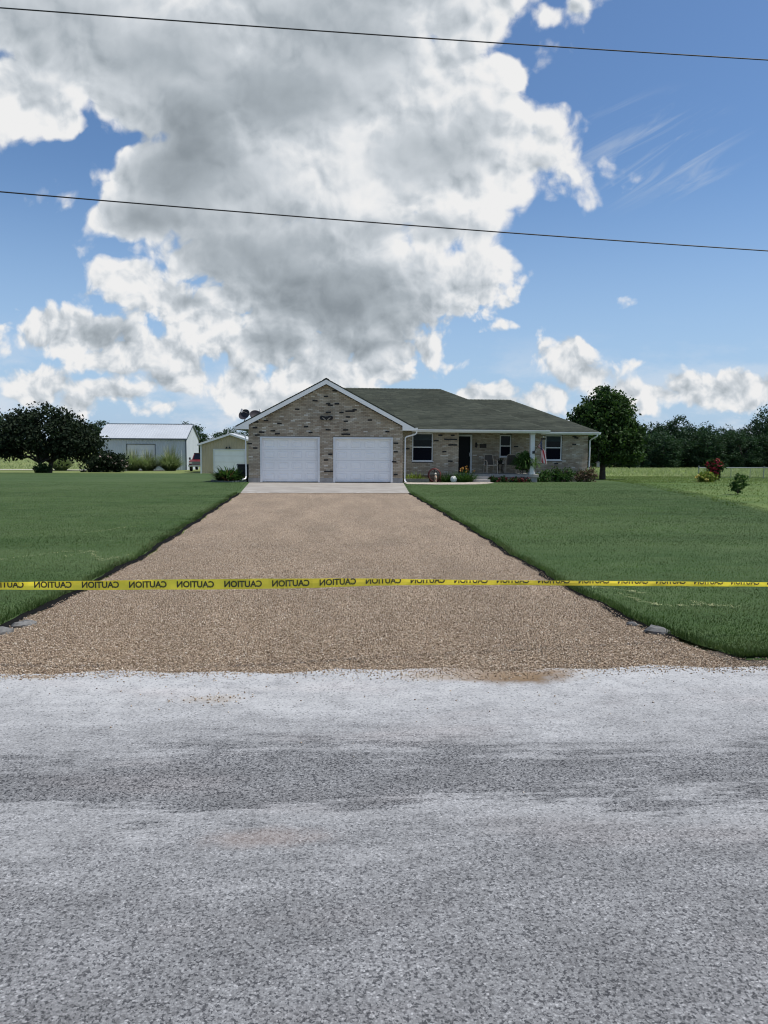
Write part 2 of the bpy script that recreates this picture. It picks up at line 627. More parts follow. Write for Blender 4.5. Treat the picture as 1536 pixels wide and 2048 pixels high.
def road_tone(t, p):
    """0 dark bare chip seal .. 1 white limestone dust, by the place on the road"""
    x, y, z = t.sep(p)
    n = t.noise(t.vm('MULTIPLY', p, (.55, 1.3, 1)), 1.0, 5, .6)
    n2 = t.noise(t.vm('MULTIPLY', p, (1.0, 7, 1)), 1.6, 6, .72)
    yy = t.m('ADD', y, t.m('ADD', t.m('MULTIPLY', t.m('SUBTRACT', n, .5), 1.7), t.m('MULTIPLY', t.m('SUBTRACT', n2, .5), 1.5)))
    k = t.ss(yy, 1.0, 6.0, 0, 1, 'LINEAR')
    r = t.ramp(k, [(0, (.40,) * 3), (.28, (.46,) * 3), (.40, (.50,) * 3), (.48, (.66,) * 3), (.52, (.26,) * 3), (.55, (.42,) * 3), (.58, (.30,) * 3), (.63, (.60,) * 3), (.78, (.78,) * 3), (.88, (.92,) * 3), (.95, (1,) * 3)])
    return r


def m_road(t, b):
    p = t.pos()
    x, y, z = t.sep(p)
    tone = road_tone(t, p)
    cell = t.voro(p, 120, 'F1', 'Color')
    dst = t.voro(p, 120, 'F1', 'Distance')
    r1 = t.sep(cell)[0]
    r2 = t.sep(cell)[1]
    stone = t.ramp(r1, [(0, (.15, .15, .153)), (.22, (.235, .236, .24)), (.6, (.285, .288, .292)), (.93, (.345, .348, .352)), (1, (.47, .47, .475))])
    dark = t.ss(r2, t.m('MULTIPLY', tone, .42), t.m('MULTIPLY_ADD', tone, .42, .05), 1, 0)
    gap = t.ss(dst, .38, .62, 0, 1)
    c = t.mix(t.m('MULTIPLY', gap, t.ss(tone, .2, 1.0, .42, .10)), stone, (.10, .101, .108))
    pit = t.m('MULTIPLY', t.ss(t.noise(p, 84, 3, .6), t.ss(tone, .1, 1, .50, .60), t.ss(tone, .1, 1, .57, .67)), t.ss(tone, .2, 1, .95, .60))
    c = t.mix(pit, c, (.040, .042, .048))
    blot = t.ss(t.noise(t.vm('MULTIPLY', p, (.8, 1.5, 1)), 2.2, 5, .65), .32, .7, .84, 1.14)
    c = t.mix(1.0, c, t.xyz(blot, blot, blot), 'MULTIPLY')
    bare = t.ss(tone, .30, .95, .74, 1.0)
    c = t.mix(1.0, c, t.xyz(t.m('MULTIPLY', bare, .985), bare, t.m('MULTIPLY', bare, 1.012)), 'MULTIPLY')
    dust = t.m('MULTIPLY', t.ss(tone, .40, 1.0, 0, .78), t.ss(t.noise(p, 5.5, 6, .75), .30, .62, .30, 1))
    dust = t.m('MULTIPLY', dust, t.ss(t.noise(p, 60, 3, .7), .35, .5, .35, 1))
    c = t.mix(dust, c, (.44, .447, .452))
    sp2 = t.sep(t.voro(p, 70, 'F1', 'Color'))[1]
    spd = t.voro(p, 70, 'F1', 'Distance')
    c = t.mix(t.m('MULTIPLY', t.ss(sp2, .16, .10), t.ss(spd, .55, .3, 0, .8)), c, (.085, .087, .092))
    warm = t.m('MULTIPLY', t.ss(t.noise(t.vm('MULTIPLY', p, (.5, 1.5, 1)), 1.2, 4), .52, .75), .35)
    c = t.mix(warm, c, t.mix(1.0, c, (1.10, .98, .94), 'MULTIPLY'))

    def stain(cx, cy, rx, ry, amt, col, cc):
        q = t.vm('LENGTH', t.vm('MULTIPLY', t.vm('SUBTRACT', p, (cx, cy, 0)), (1 / rx, 1 / ry, 0)))
        q = t.m('ADD', q, t.m('MULTIPLY', t.m('SUBTRACT', t.noise(p, 7, 4, .65), .5), 1.3))
        return t.mix(t.m('MULTIPLY', t.ss(q, .25, 1.15, 1, 0), amt), cc, col)
    c = stain(1.42, 5.40, .48, .22, 1.0, (.13, .085, .045), c)
    c = stain(1.22, 5.52, .75, .24, .75, (.24, .175, .115), c)
    c = stain(.75, 5.44, .3, .09, .4, (.30, .25, .19), c)
    c = stain(-.74, 5.02, .22, .10, .35, (.30, .24, .17), c)
    c = stain(-2.04, 5.57, .16, .05, .6, (.28, .22, .15), c)
    c = stain(-.26, 3.2, .35, .1, .25, (.33, .25, .21), c)
    bn = t.new('ShaderNodeBump')
    bn.inputs['Strength'].default_value = .16
    bn.inputs['Distance'].default_value = .006
    t.put(bn.inputs['Height'], t.m('ADD', t.m('MULTIPLY', dst, -1.0), t.m('MULTIPLY', r1, .4)))
    t.l.new(bn.outputs[0], b.inputs['Normal'])
    return c


CHIP = [(0, (.12, .080, .050)), (.2, (.215, .156, .104)), (.5, (.325, .248, .172)), (.8, (.425, .336, .246)), (.95, (.55, .47, .37)), (1, (.68, .62, .54))]


def m_drive(t, b):
    p = t.pos()
    cell = t.voro(p, 80, 'F1', 'Color')
    dst = t.voro(p, 80, 'F1', 'Distance')
    r1 = t.sep(cell)[0]
    c = t.ramp(r1, CHIP)
    c = t.mix(t.m('MULTIPLY', t.ss(dst, .36, .66), .75), c, (.075, .055, .040))
    n = t.noise(t.vm('MULTIPLY', p, (1.4, .35, 1)), 1.0, 5, .6)
    k = t.ss(n, .3, .7, .86, 1.12)
    c = t.mix(1.0, c, t.xyz(k, k, k), 'MULTIPLY')
    bn = t.new('ShaderNodeBump')
    bn.inputs['Strength'].default_value = .7
    bn.inputs['Distance'].default_value = .008
    t.put(bn.inputs['Height'], t.m('ADD', t.m('MULTIPLY', dst, -1.0), t.m('MULTIPLY', r1, .4)))
    t.l.new(bn.outputs[0], b.inputs['Normal'])
    return c


def m_conc(t, b):
    p = t.pos()
    x, y, z = t.sep(p)
    n = t.noise(p, 1.1, 6, .65)
    c = t.mix(t.ss(n, .3, .7), (.235, .215, .19), (.315, .295, .265))
    w = t.m('MULTIPLY', t.ss(t.noise(t.vm('MULTIPLY', p, (1, .5, 1)), 1.6, 5, .7), .5, .68), t.ss(y, 30.5, 28.6))
    c = t.mix(t.m('MULTIPLY', w, .6), c, (.50, .485, .46))
    return c


M_field = pmat('field_grass', rough=.9, spec=.1, fn=m_field)
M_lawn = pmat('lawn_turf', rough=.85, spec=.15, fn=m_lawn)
M_road = pmat('chip_seal', rough=.85, spec=.25, fn=m_road)
M_drive = pmat('tan_gravel', rough=.85, spec=.25, fn=m_drive)
M_conc = pmat('apron_concrete', rough=.85, fn=m_conc)
M_path = pmat('path_concrete', (.36, .32, .27), .85, noise=.18, nscale=2)
M_tar = pmat('tar', (.007, .007, .007), .95, spec=.08, noise=.3, nscale=20, bump=.8, bscale=60)
M_lane = pmat('lane_gravel', (.46, .44, .40), .9, noise=.15, nscale=1)

# base terrain out to the horizon
tx = np.concatenate([[-3500, -1200, -500, -250], np.arange(-140, 141, 10.0), [250, 500, 1200, 3500]])
ty = sorted(set([-3500, -1000, -300, -100, -50, -20, 0, 5.5, 12, 20, 28, 36, 42, 48, 54, 60, 75, 90, 105, 120, 140, 160, 200, 240, 280, 400, 700, 1500, 3800]))
grid_sheet('ground', lambda y: tx, ty, -.03, M_field)


def ys_lawn(y0, y1):
    ys = [y0]
    while ys[-1] < y1:
        y = ys[-1]
        ys.append(y + (.12 if y < 14 else .25 if y < 36.4 else 1.0))
    ys[-1] = y1
    return ys


tt = np.linspace(0, 1, 26) ** 2.2
# lawn sheets stand 3-4 cm above the driveway chips, falling to a tar strip at the rim
lip = lambda d: .028 * np.clip(d / .10, 0, 1)
LFRONT = 5.75
grid_sheet('lawn', lambda y: (edge_l(y) - ((.10 + wob(y, 9, .04)) if y < 28.3 else .0)) - tt * (70 + edge_l(y)), ys_lawn(LFRONT, 37.0), lambda x, y: .004 + lip(np.minimum(np.abs(x - x[0]), (y - LFRONT) * .6)), M_lawn)
grid_sheet('lawn', lambda y: -3.6 - tt * 66.4, list(np.arange(37, 66.1, 1.0)), .030, M_lawn)
XR = np.concatenate([np.linspace(0, 1, 30) ** 1.5 * .30, .30 + .70 * np.linspace(.03, 1, 24) ** 1.6])


def sunlit_blend(o):
    """share per vertex of the brighter sunlit colour painted beyond the cloud shadow edge"""
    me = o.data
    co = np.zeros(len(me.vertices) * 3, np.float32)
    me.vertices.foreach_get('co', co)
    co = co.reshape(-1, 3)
    out = np.array([cloud_shade_edge(y) for y in co[:, 1]])
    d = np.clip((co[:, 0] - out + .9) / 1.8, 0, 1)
    at = me.attributes.new('sunlit_yard', 'FLOAT', 'POINT')
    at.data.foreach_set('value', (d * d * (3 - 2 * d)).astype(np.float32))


sunlit_blend(grid_sheet('lawn', lambda y: (edge_r(y) + ((.05 + wob(y, 6, .03)) if y < 28.3 else .0)) + XR * (75 - edge_r(y)), ys_lawn(LFRONT, 37.0), lambda x, y: .004 + lip(np.minimum(np.abs(x - x[0]), (y - LFRONT) * .6)), M_lawn))
sunlit_blend(grid_sheet('lawn', lambda y: 3.7 + XR * 71.3, list(np.arange(37, 58.1, 1.0)), .030, M_lawn))
# tar rims along both sides, driveway, apron
grid_sheet('tar_strip', lambda y: np.linspace(edge_l(y) - .30, edge_l(y) + .01 + wob(y, 3, .05), 4), ys_lawn(LFRONT, 28.4), .001, M_tar)
grid_sheet('tar_strip', lambda y: np.linspace(edge_r(y) - .04 - wob(y, 5, .05), edge_r(y) + .22, 4), ys_lawn(6.5, 28.4), .001, M_tar)
M_soil = pmat('shoulder_soil', (.075, .060, .045), .95, noise=.4, nscale=14, bump=.8, bscale=50)
grid_sheet('road_shoulder', lambda y: np.concatenate([np.linspace(3.15, 12, 20), [30, 75]]), [5.45, 5.65, 5.85, 6.05], -.003, M_soil)
grid_sheet('road_shoulder', lambda y: np.concatenate([[-75, -30], np.linspace(-12, -3.15, 20)]), [5.45, 5.65, 5.85, 6.05], -.003, M_soil)
dy = ys_lawn(5.50, 28.45)
grid_sheet('driveway', lambda y: np.linspace(edge_l(y) + .02, edge_r(y) - .02, 18), dy, -.006, M_drive)
grid_sheet('concrete_apron', lambda y: np.linspace(edge_l(y), edge_r(y), 6), [28.35, 29.5, 31, 33, 35, 36, 36.45], .006, M_conc)
# road: front edge wavy against the driveway
rx = np.concatenate([[-400, -100, -40, -15], np.arange(-7, 7.01, .1), [15, 40, 100, 400]])
ry = list(np.linspace(-2.2, 1, 5)) + list(np.linspace(1.3, 5.3, 16)) + [5.45, 5.6]
rv = np.zeros((len(ry), len(rx), 3))
for k, y in enumerate(ry):
    for j, x in enumerate(rx):
        e = 5.62 + .035 * math.sin(x * 3.1) + .03 * math.sin(x * 7.7 + 1) + .012 * math.sin(x * 23) - .02 * x
        e = min(e, 5.72)
        yy = y if y < 5.4 else (5.3 + (e - 5.3) * (.5 if y < 5.5 else 1.0))
        rv[k, j] = (x, yy, max(0, terz(yy)) + .004 if yy < 5.5 else .004)
ii = np.arange(len(ry) * len(rx)).reshape(len(ry), len(rx))
mesh_np('road', rv, np.stack([ii[:-1, :-1], ii[:-1, 1:], ii[1:, 1:], ii[1:, :-1]], -1).reshape(-1, 4), M_road, smooth=True, kind='structure')
# pale gravel lane far left, path to the porch
grid_sheet('gravel_lane', lambda y: np.linspace(-90, -17.5, 12), [83.5, 85, 86.5, 87.5], .02, M_lane)


def flat_poly(name, pts, off, mat, kind='structure', thick=.08):
    m = MB()
    top = [(x, y, terz(y) + off) for x, y in pts]
    m.face(top)
    n = len(pts)
    for k in range(n):
        a, b2 = top[k], top[(k + 1) % n]
        m.face([(a[0], a[1], a[2] - thick), (b2[0], b2[1], b2[2] - thick), b2, a])
    return m.build(name, mat, kind=kind)


flat_poly('garden_path', [(3.66, 34.45), (5.1, 34.05), (6.6, 34.3), (7.35, 34.9), (7.95, 35.9), (8.0, 37.2), (7.1, 37.2), (6.6, 36.0), (4.9, 35.85), (3.66, 35.95)], .045, M_path)

# ------------------------------------------------------------------ helper geometry: loose chips, blades, leaves
OCT_V = np.array([[1, 0, 0], [0, 1, 0], [-1, 0, 0], [0, -1, 0], [0, 0, 1], [0, 0, -1]], float)
OCT_F = np.array([[0, 1, 4], [1, 2, 4], [2, 3, 4], [3, 0, 4], [1, 0, 5], [2, 1, 5], [3, 2, 5], [0, 3, 5]])


def rand_rot(n, rng):
    q = rng.normal(size=(n, 4))
    q /= np.linalg.norm(q, axis=1)[:, None]
    w, x, y, z = q.T
    return np.stack([np.stack([1 - 2 * (y * y + z * z), 2 * (x * y - z * w), 2 * (x * z + y * w)], -1),
                     np.stack([2 * (x * y + z * w), 1 - 2 * (x * x + z * z), 2 * (y * z - x * w)], -1),
                     np.stack([2 * (x * z - y * w), 2 * (y * z + x * w), 1 - 2 * (x * x + y * y)], -1)], 1)


def chips(name, cen, size, mat, rng, flat=.7):
    n = len(cen)
    v = np.repeat(OCT_V[None], n, 0) * rng.uniform(.6, 1.25, (n, 6, 1))
    v = np.einsum('nij,nkj->nki', rand_rot(n, rng), v)
    v[:, :, 2] *= flat
    v = v * size[:, None, None] + cen[:, None, :]
    f = OCT_F[None] + (np.arange(n) * 6)[:, None, None]
    return mesh_np(name, v, f.reshape(-1, 3), mat, kind='stuff')


def m_chips(t, b):
    return t.ramp(t.rnd(), CHIP)


M_chips = pmat('loose_chips', rough=.8, spec=.3, fn=m_chips)
rng = np.random.default_rng(5)
n = 92000
yy = 5.55 + np.minimum(rng.exponential(3.6, n), rng.uniform(14, 22, n))
el = np.array([edge_l(y) for y in yy])
er = np.array([edge_r(y) for y in yy])
xx = el + (er - el) * rng.random(n)
cen = np.stack([xx, yy, ter(xx, yy) + rng.uniform(-.004, .006, n)], -1)
chips('gravel_chips', cen, rng.uniform(.004, .0095, n), M_chips, rng)
# chips scattered thinly over the road edge and heaped a little along the seam
n = 3600
xs = rng.uniform(-4, 5.2, n)
ysc = 5.68 - np.abs(rng.normal(0, .10, n)) - .02 * np.clip(xs, -2, 4)
k = rng.random(n) < .05
ysc[k] -= rng.exponential(.35, k.sum())
hot = [(1.35, 5.44, .3, .07, 260), (.72, 5.45, .28, .06, 150), (-.74, 5.02, .16, .06, 60), (-2.04, 5.57, .11, .03, 90), (3.1, 5.6, .5, .10, 500), (3.9, 5.68, .5, .06, 260)]
xs = np.concatenate([xs] + [rng.normal(h[0], h[2], h[4]) for h in hot])
ysc = np.concatenate([ysc] + [rng.normal(h[1], h[3], h[4]) for h in hot])
cen = np.stack([xs, ysc, np.full(len(xs), .007)], -1)
chips('scattered_chips', cen, rng.uniform(.004, .009, len(xs)), M_chips, rng)


def blades(pts, h, wdt, lean, rng):
    """one bent blade (two triangles) per point; returns v, f"""
    n = len(pts)
    a = rng.random(n) * 2 * PI
    side = np.stack([np.cos(a), np.sin(a), np.zeros(n)], -1) * wdt[:, None] * .5
    b = rng.random(n) * 2 * PI
    tilt = np.stack([np.cos(b), np.sin(b), np.zeros(n)], -1) * (h * lean * rng.random(n))[:, None]
    tip = pts + tilt + np.stack([np.zeros(n), np.zeros(n), h], -1)
    v = np.stack([pts - side, pts + side, tip], 1)
    f = np.arange(n * 3).reshape(n, 3)
    return v, f


M_blade = leafmat('grass_blade', (.034, .074, .018), (.078, .117, .040), .6, .3, patch=(.098, .118, .055))
rng = np.random.default_rng(21)


def lawn_points(n, y0, y1, pw, side):
    y = y0 + (rng.random(n) ** pw) * (y1 - y0)
    if side < 0:
        e = np.array([edge_l(q) for q in y]) - .11
        outer = -(.46 * y + 3.2)
        x = e + (outer - e) * rng.random(n)
        x = np.where(outer < e, x, e - rng.random(n) * .8)
    else:
        e = np.array([edge_r(q) for q in y]) + .03
        outer = np.minimum(.62 * y + 4.2, np.array([cloud_shade_edge(q) for q in y]) + .3)
        x = e + (outer - e) * rng.random(n)
    return np.stack([x, y, ter(x, y) + .018], -1)


P = np.concatenate([lawn_points(140000, 5.9, 30, 2.3, -1), lawn_points(200000, 5.78, 30, 2.3, 1)])
far = np.concatenate([lawn_points(50000, 13, 36.2, 1.0, -1), lawn_points(60000, 13, 36.2, 1.0, 1)])
# ragged tufts leaning over both rims
yr = rng.uniform(5.78, 28, 16000)
sd = rng.random(16000) < .5
xr = np.where(sd, np.array([edge_l(q) for q in yr]) - .08 - rng.exponential(.05, 16000), np.array([edge_r(q) for q in yr]) + .02 + rng.exponential(.05, 16000))
rim = np.stack([xr, yr, ter(xr, yr) + .01], -1)
hn = lambda m, a, b2: rng.uniform(a, b2, m)
v1, f1 = blades(P, hn(len(P), .018, .044), hn(len(P), .006, .011), 1.0, rng)
v2, f2 = blades(far, hn(len(far), .02, .045), hn(len(far), .012, .022), 1.6, rng)
v3, f3 = blades(rim, hn(len(rim), .03, .07), hn(len(rim), .006, .012), .9, rng)
V = np.concatenate([v1.reshape(-1, 3), v2.reshape(-1, 3), v3.reshape(-1, 3)])
mesh_np('grass', V, np.arange(len(V)).reshape(-1, 3), M_blade, kind='stuff')

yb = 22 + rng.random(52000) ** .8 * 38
xo = np.array([cloud_shade_edge(q) for q in yb])
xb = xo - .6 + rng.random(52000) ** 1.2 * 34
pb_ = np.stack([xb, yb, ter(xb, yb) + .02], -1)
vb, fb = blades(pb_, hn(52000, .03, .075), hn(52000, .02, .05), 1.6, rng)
mesh_np('sunlit_yard_grass', vb, fb, leafmat('sunlit_yard_blade', (.070, .122, .030), (.135, .185, .056), .7, .33, patch=(.155, .18, .07)), kind='stuff')  # lighter blade colour paints the same sunlight past the shadow edge

# hay field beyond the mown yard: taller straw-green tufts
M_hay = leafmat('hay', (.21, .265, .12), (.38, .42, .24), .8, .35, .05)
n = 60000
yh = 60 + rng.random(n) ** .9 * 64
xh = rng.uniform(12, 95, n)
ph = np.stack([xh, yh, ter(xh, yh) - .03], -1)
n2 = 14000
yl = 95 + rng.random(n2) * 120
xl = rng.uniform(-120, -22, n2)
ph = np.concatenate([ph, np.stack([xl, yl, ter(xl, yl) - .03], -1)])
vh, fh = blades(ph, rng.uniform(.12, .5, len(ph)) * np.clip((ph[:, 1] - 50) / 40, .3, 1), rng.uniform(.06, .16, len(ph)), 1.3, rng)
mesh_np('hay_grass', vh, fh, M_hay, kind='stuff')

# dry clippings lying in windrow strands on the lawn
M_straw = pmat('dry_clippings', (.25, .27, .13), .9, island=.4)
strands = [[(-3.95, 11.75), (-3.72, 12.47), (-3.5, 11.9), (-3.24, 11.37), (-2.98, 12.1)], [(-4.9, 11.3), (-4.5, 11.9), (-4.1, 12.4), (-3.72, 12.47)],
           [(-4.67, 14.9), (-4.32, 15.53), (-4.19, 15.98), (-3.9, 16.1)], [(3.33, 8.35), (3.43, 7.85), (3.64, 7.67), (3.95, 7.75)], [(3.9, 8.0), (4.05, 7.7), (4.25, 7.62)], [(3.2, 8.9), (3.5, 8.6), (3.64, 8.43)]]
pts = []
for s_ in strands:
    for a, b2 in zip(s_[:-1], s_[1:]):
        for k in range(17):
            q = rng.random()
            pts.append((a[0] + (b2[0] - a[0]) * q + rng.normal(0, .025), a[1] + (b2[1] - a[1]) * q + rng.normal(0, .035)))
pts = np.array(pts)
pz = np.stack([pts[:, 0], pts[:, 1], ter(pts[:, 0], pts[:, 1]) + .055], -1)
ang = rng.random(len(pz)) * PI
dd = np.stack([np.cos(ang), np.sin(ang), rng.normal(0, .12, len(pz))], -1) * rng.uniform(.015, .045, len(pz))[:, None]
sd_ = np.stack([-np.sin(ang), np.cos(ang), np.zeros(len(pz))], -1) * .0035
vv = np.stack([pz - dd - sd_, pz + dd - sd_, pz + dd + sd_, pz - dd + sd_], 1)
mesh_np('dry_grass', vv, np.arange(len(vv) * 4).reshape(-1, 4), M_straw, kind='stuff')


# ------------------------------------------------------------------ plants
def leaf_quads(cen, size, rng, asp=1.7, out=None, bias=0.0):
    n = len(cen)
    Rm = rand_rot(n, rng)
    a = Rm[:, :, 0]
    b2 = Rm[:, :, 1]
    if out is not None and bias > 0:
        nrm = Rm[:, :, 2] * (1 - bias) + out * bias
        nrm /= np.linalg.norm(nrm, axis=1)[:, None] + 1e-9
        a = np.cross(nrm, b2)
        a /= np.linalg.norm(a, axis=1)[:, None] + 1e-9
        b2 = np.cross(nrm, a)
    s = size[:, None]
    v = np.stack([cen - a * s * asp, cen - b2 * s, cen + a * s * asp, cen + b2 * s], 1)
    return v.reshape(-1, 3), np.arange(n * 4).reshape(-1, 4)


def crown_points(blobs, n_clump, per, sig, rng, inner=.55):
    vol = np.array([b_[3] * b_[4] * b_[5] for b_ in blobs]) ** (2 / 3)
    pick = rng.choice(len(blobs), n_clump, p=vol / vol.sum())
    bb = np.array(blobs)[pick]
    d = rng.normal(size=(n_clump, 3))
    d /= np.linalg.norm(d, axis=1)[:, None]
    r = inner + (1 - inner) * rng.random(n_clump) ** .6
    c = bb[:, :3] + d * bb[:, 3:6] * r[:, None]
    cs = sig * rng.uniform(.6, 1.3, n_clump)
    off = rng.normal(size=(n_clump, per, 3)) * cs[:, None, None] * np.array([1, 1, .75])
    pts = (c[:, None, :] + off).reshape(-1, 3)
    out = (off + d[:, None, :] * sig * .8).reshape(-1, 3)
    out /= np.linalg.norm(out, axis=1)[:, None] + 1e-9
    return pts, out, c


M_bark = pmat('bark', (.045, .038, .032), .9, noise=.4, nscale=9, bump=.8, bscale=25)


def make_tree(name, label, cat, x, y, blobs, trunk_h, trunk_r, leaf, n_clump, per, sig, size, seed, group=None, stems=1, limbs=8, z0=None, spread=.25, bias=.35):
    """blobs are offsets from the base (dx, dy, dz, rx, ry, rz)"""
    rng = np.random.default_rng(seed)
    z = terz(y) - .03 if z0 is None else z0
    t = thing(name, label, cat, (x, y, z), group)
    bl = [(x + b_[0], y + b_[1], z + b_[2], b_[3], b_[4], b_[5]) for b_ in blobs]
    pts, out, cc = crown_points(bl, n_clump, per, sig, rng)
    m = MB()
    base = Vector((x, y, z - .05))
    for s_ in range(stems):
        a = 2 * PI * s_ / max(1, stems) + .6
        lean = spread if stems > 1 else .0
        fork = base + Vector((math.cos(a) * lean, math.sin(a) * lean * .6, trunk_h * (1 if stems == 1 else .9)))
        st = base + Vector((math.cos(a) * trunk_r * .8, math.sin(a) * trunk_r * .5, 0)) if stems > 1 else base
        mid = (st + fork) / 2 + Vector((rng.normal(0, .05), rng.normal(0, .05), 0)) * trunk_h * .3
        rr = trunk_r if stems == 1 else trunk_r * .62
        m.tube([st, st + (mid - st) * .25, mid, fork], [rr * 1.35, rr * 1.02, rr * .88, rr * .75], 9)
        for k in range(limbs // stems):
            tgt = Vector(cc[rng.integers(len(cc))])
            d_ = tgt - fork
            q1 = fork + d_ * .4 + Vector((rng.normal(0, .1), rng.normal(0, .1), abs(rng.normal(0, .12)))) * d_.length * .5
            m.tube([fork - (fork - mid) * .1, q1, fork + d_ * .8, tgt], [rr * .5, rr * .3, rr * .15, rr * .05], 6)
    m.build('trunk', M_bark, t, smooth=True)
    v, f = leaf_quads(pts, size * rng.uniform(.6, 1.3, len(pts)), rng, out=out, bias=bias)
    mesh_np('crown', v, f, leaf, t)
    return t


def copy_tree(o, loc, rotz=0, s=(1, 1, 1), label=None):
    c = o.copy()
    C.objects.link(c)
    c.location = loc
    c.rotation_euler = (0, 0, rotz)
    c.scale = s
    if label:
        c['label'] = label
    for ch in o.children:
        d_ = ch.copy()
        C.objects.link(d_)
        d_.parent = c
    return c


def arching(name, parent, cx, cy, z0, n, length, spread, width, mat, seed, rx=.2, ry=.2, droop=.5, segs=4, up=1.0):
    """clump of arching strap leaves"""
    rng = np.random.default_rng(seed)
    a = rng.random(n) * 2 * PI
    r = np.sqrt(rng.random(n))
    x = cx + np.cos(a) * r * rx
    y = cy + np.sin(a) * r * ry
    L = length * rng.uniform(.55, 1.1, n)
    th = spread * (rng.random(n) ** .8)                        # lean from vertical
    az = a + rng.normal(0, .5, n)
    wv = width * rng.uniform(.6, 1.2, n)
    V = np.zeros((n, segs * 2 + 1, 3))
    p = np.stack([x, y, np.full(n, z0)], -1)
    side = np.stack([-np.sin(az), np.cos(az), np.zeros(n)], -1)
    for k in range(segs + 1):
        ww = wv * (1 - (k / segs) ** 2 * .85) * .5
        if k < segs:
            V[:, 2 * k] = p - side * ww[:, None]
            V[:, 2 * k + 1] = p + side * ww[:, None]
        else:
            V[:, 2 * k] = p
        an = th + droop * (k / segs) ** 1.3 * rng.uniform(.6, 1.4, n) * 2
        st = np.stack([np.cos(az) * np.sin(an), np.sin(az) * np.sin(an), np.cos(an) * up], -1)
        p = p + st * (L / segs)[:, None]
    m = segs * 2 + 1
    F = []
    for k in range(segs - 1):
        F.append(np.array([2 * k, 2 * k + 1, 2 * k + 3]))
        F.append(np.array([2 * k, 2 * k + 3, 2 * k + 2]))
    F.append(np.array([2 * segs - 2, 2 * segs - 1, 2 * segs]))
    F = np.array(F)[None] + (np.arange(n) * m)[:, None, None]
    return mesh_np(name, V, F.reshape(-1, 3), mat, parent)


def bush(name, label, cat, x, y, blobs, leaf, n_clump, per, sig, size, seed, group=None, flowers=None, nfl=0, fsize=.05, z0=None, stem=.03):
    rng = np.random.default_rng(seed)
    z = terz(y) - .02 if z0 is None else z0
    t = thing(name, label, cat, (x, y, z), group)
    bl = [(x + b_[0], y + b_[1], z + b_[2], b_[3], b_[4], b_[5]) for b_ in blobs]
    pts, out, cc = crown_points(bl, n_clump, per, sig, rng, .3)
    pts[:, 2] = np.maximum(pts[:, 2], z + .02)
    v, f = leaf_quads(pts, size * rng.uniform(.6, 1.3, len(pts)), rng, out=out, bias=.35)
    mesh_np('foliage', v, f, leaf, t)
    m = MB()
    for k in range(7):
        tgt = Vector(cc[rng.integers(len(cc))])
        b0 = Vector((x + rng.normal(0, .06), y + rng.normal(0, .06), z - .03))
        m.tube([b0, b0 + (tgt - b0) * .5 + Vector((0, 0, .05)), tgt], [stem, stem * .7, stem * .3], 5)
    m.build('stems', M_bark, t)
    if flowers:
        pf, of, _ = crown_points(bl, nfl, 5, fsize * .8, rng, .85)
        pf = pf + of * .02
        keep = pf[:, 2] > z + .05
        v, f = leaf_quads(pf[keep], fsize * rng.uniform(.6, 1.2, keep.sum()), rng, asp=1.1, out=of[keep], bias=.6)
        mesh_np('flowers', v, f, flowers, t, kind='stuff')
    return t


# ------------------------------------------------------------------ house
M_mortar = pmat('mortar', (.16, .145, .125), .9, noise=.12, nscale=5)


def m_brick(t, b):
    r = t.rnd()
    c = t.ramp(r, [(0, (.28, .212, .150)), (.10, (.345, .278, .206)), (.5, (.41, .342, .260)), (.86, (.455, .390, .305)), (.95, (.53, .475, .395)), (1, (.66, .62, .55))])
    n = t.noise(t.pos(), 1.4, 4)
    k = t.ss(n, .3, .7, .86, 1.12)
    return t.mix(1.0, c, t.xyz(k, k, k), 'MULTIPLY')


M_brick = pmat('brick', rough=.85, fn=m_brick, bump=.4, bscale=60)
M_brickred = pmat('brick_low', (.30, .19, .13), .85, island=.25)
M_clinker = pmat('clinker', (.012, .009, .009), .6, noise=.4, nscale=12)
M_white = pmat('white_paint', (.74, .75, .76), .5, noise=.04, nscale=2)
M_trim = pmat('trim_white', (.70, .71, .73), .45, noise=.05, nscale=3)
M_door = pmat('door_white', (.87, .87, .88), .5, noise=.03, nscale=1.5)
M_soffit = pmat('soffit', (.55, .55, .54), .7)
M_found = pmat('foundation', (.30, .29, .28), .9, noise=.15, nscale=4)
M_glass = pmat('dark_glass', (.006, .008, .014), .12, spec=.18)
M_screen = pmat('window_screen', (.005, .006, .012), .6, spec=.05)
M_blind = pmat('window_blind', (.040, .055, .065), .5, spec=.1)
M_black = pmat('black_paint', (.012, .012, .013), .5)
M_dmetal = pmat('dark_metal', (.05, .045, .05), .5, metal=.3)


def m_shingle(t, b):
    p = t.pos()
    r = t.rnd()
    c = t.ramp(r, [(0, (.037, .044, .035)), (.5, (.046, .054, .042)), (1, (.057, .065, .050))])
    n = t.noise(p, 60, 3, .7)
    k = t.ss(n, .2, .8, .7, 1.3)
    n2 = t.noise(p, .6, 3)
    k = t.m('MULTIPLY', k, t.ss(n2, .3, .7, .88, 1.12))
    return t.mix(1.0, c, t.xyz(k, k, k), 'MULTIPLY')


M_shingle = pmat('green_shingle', rough=.9, spec=.2, fn=m_shingle)

house = thing('brick_house', 'tan brick ranch house with green shingle roof and two white garage doors', 'house', (4.0, 38.0, -.2))
BH, BW, J = .0577, .196, .0095          # brick height, width, joint
DARK = []                               # clinker bricks (axis position, z), filled below
BRICK_ME = {}


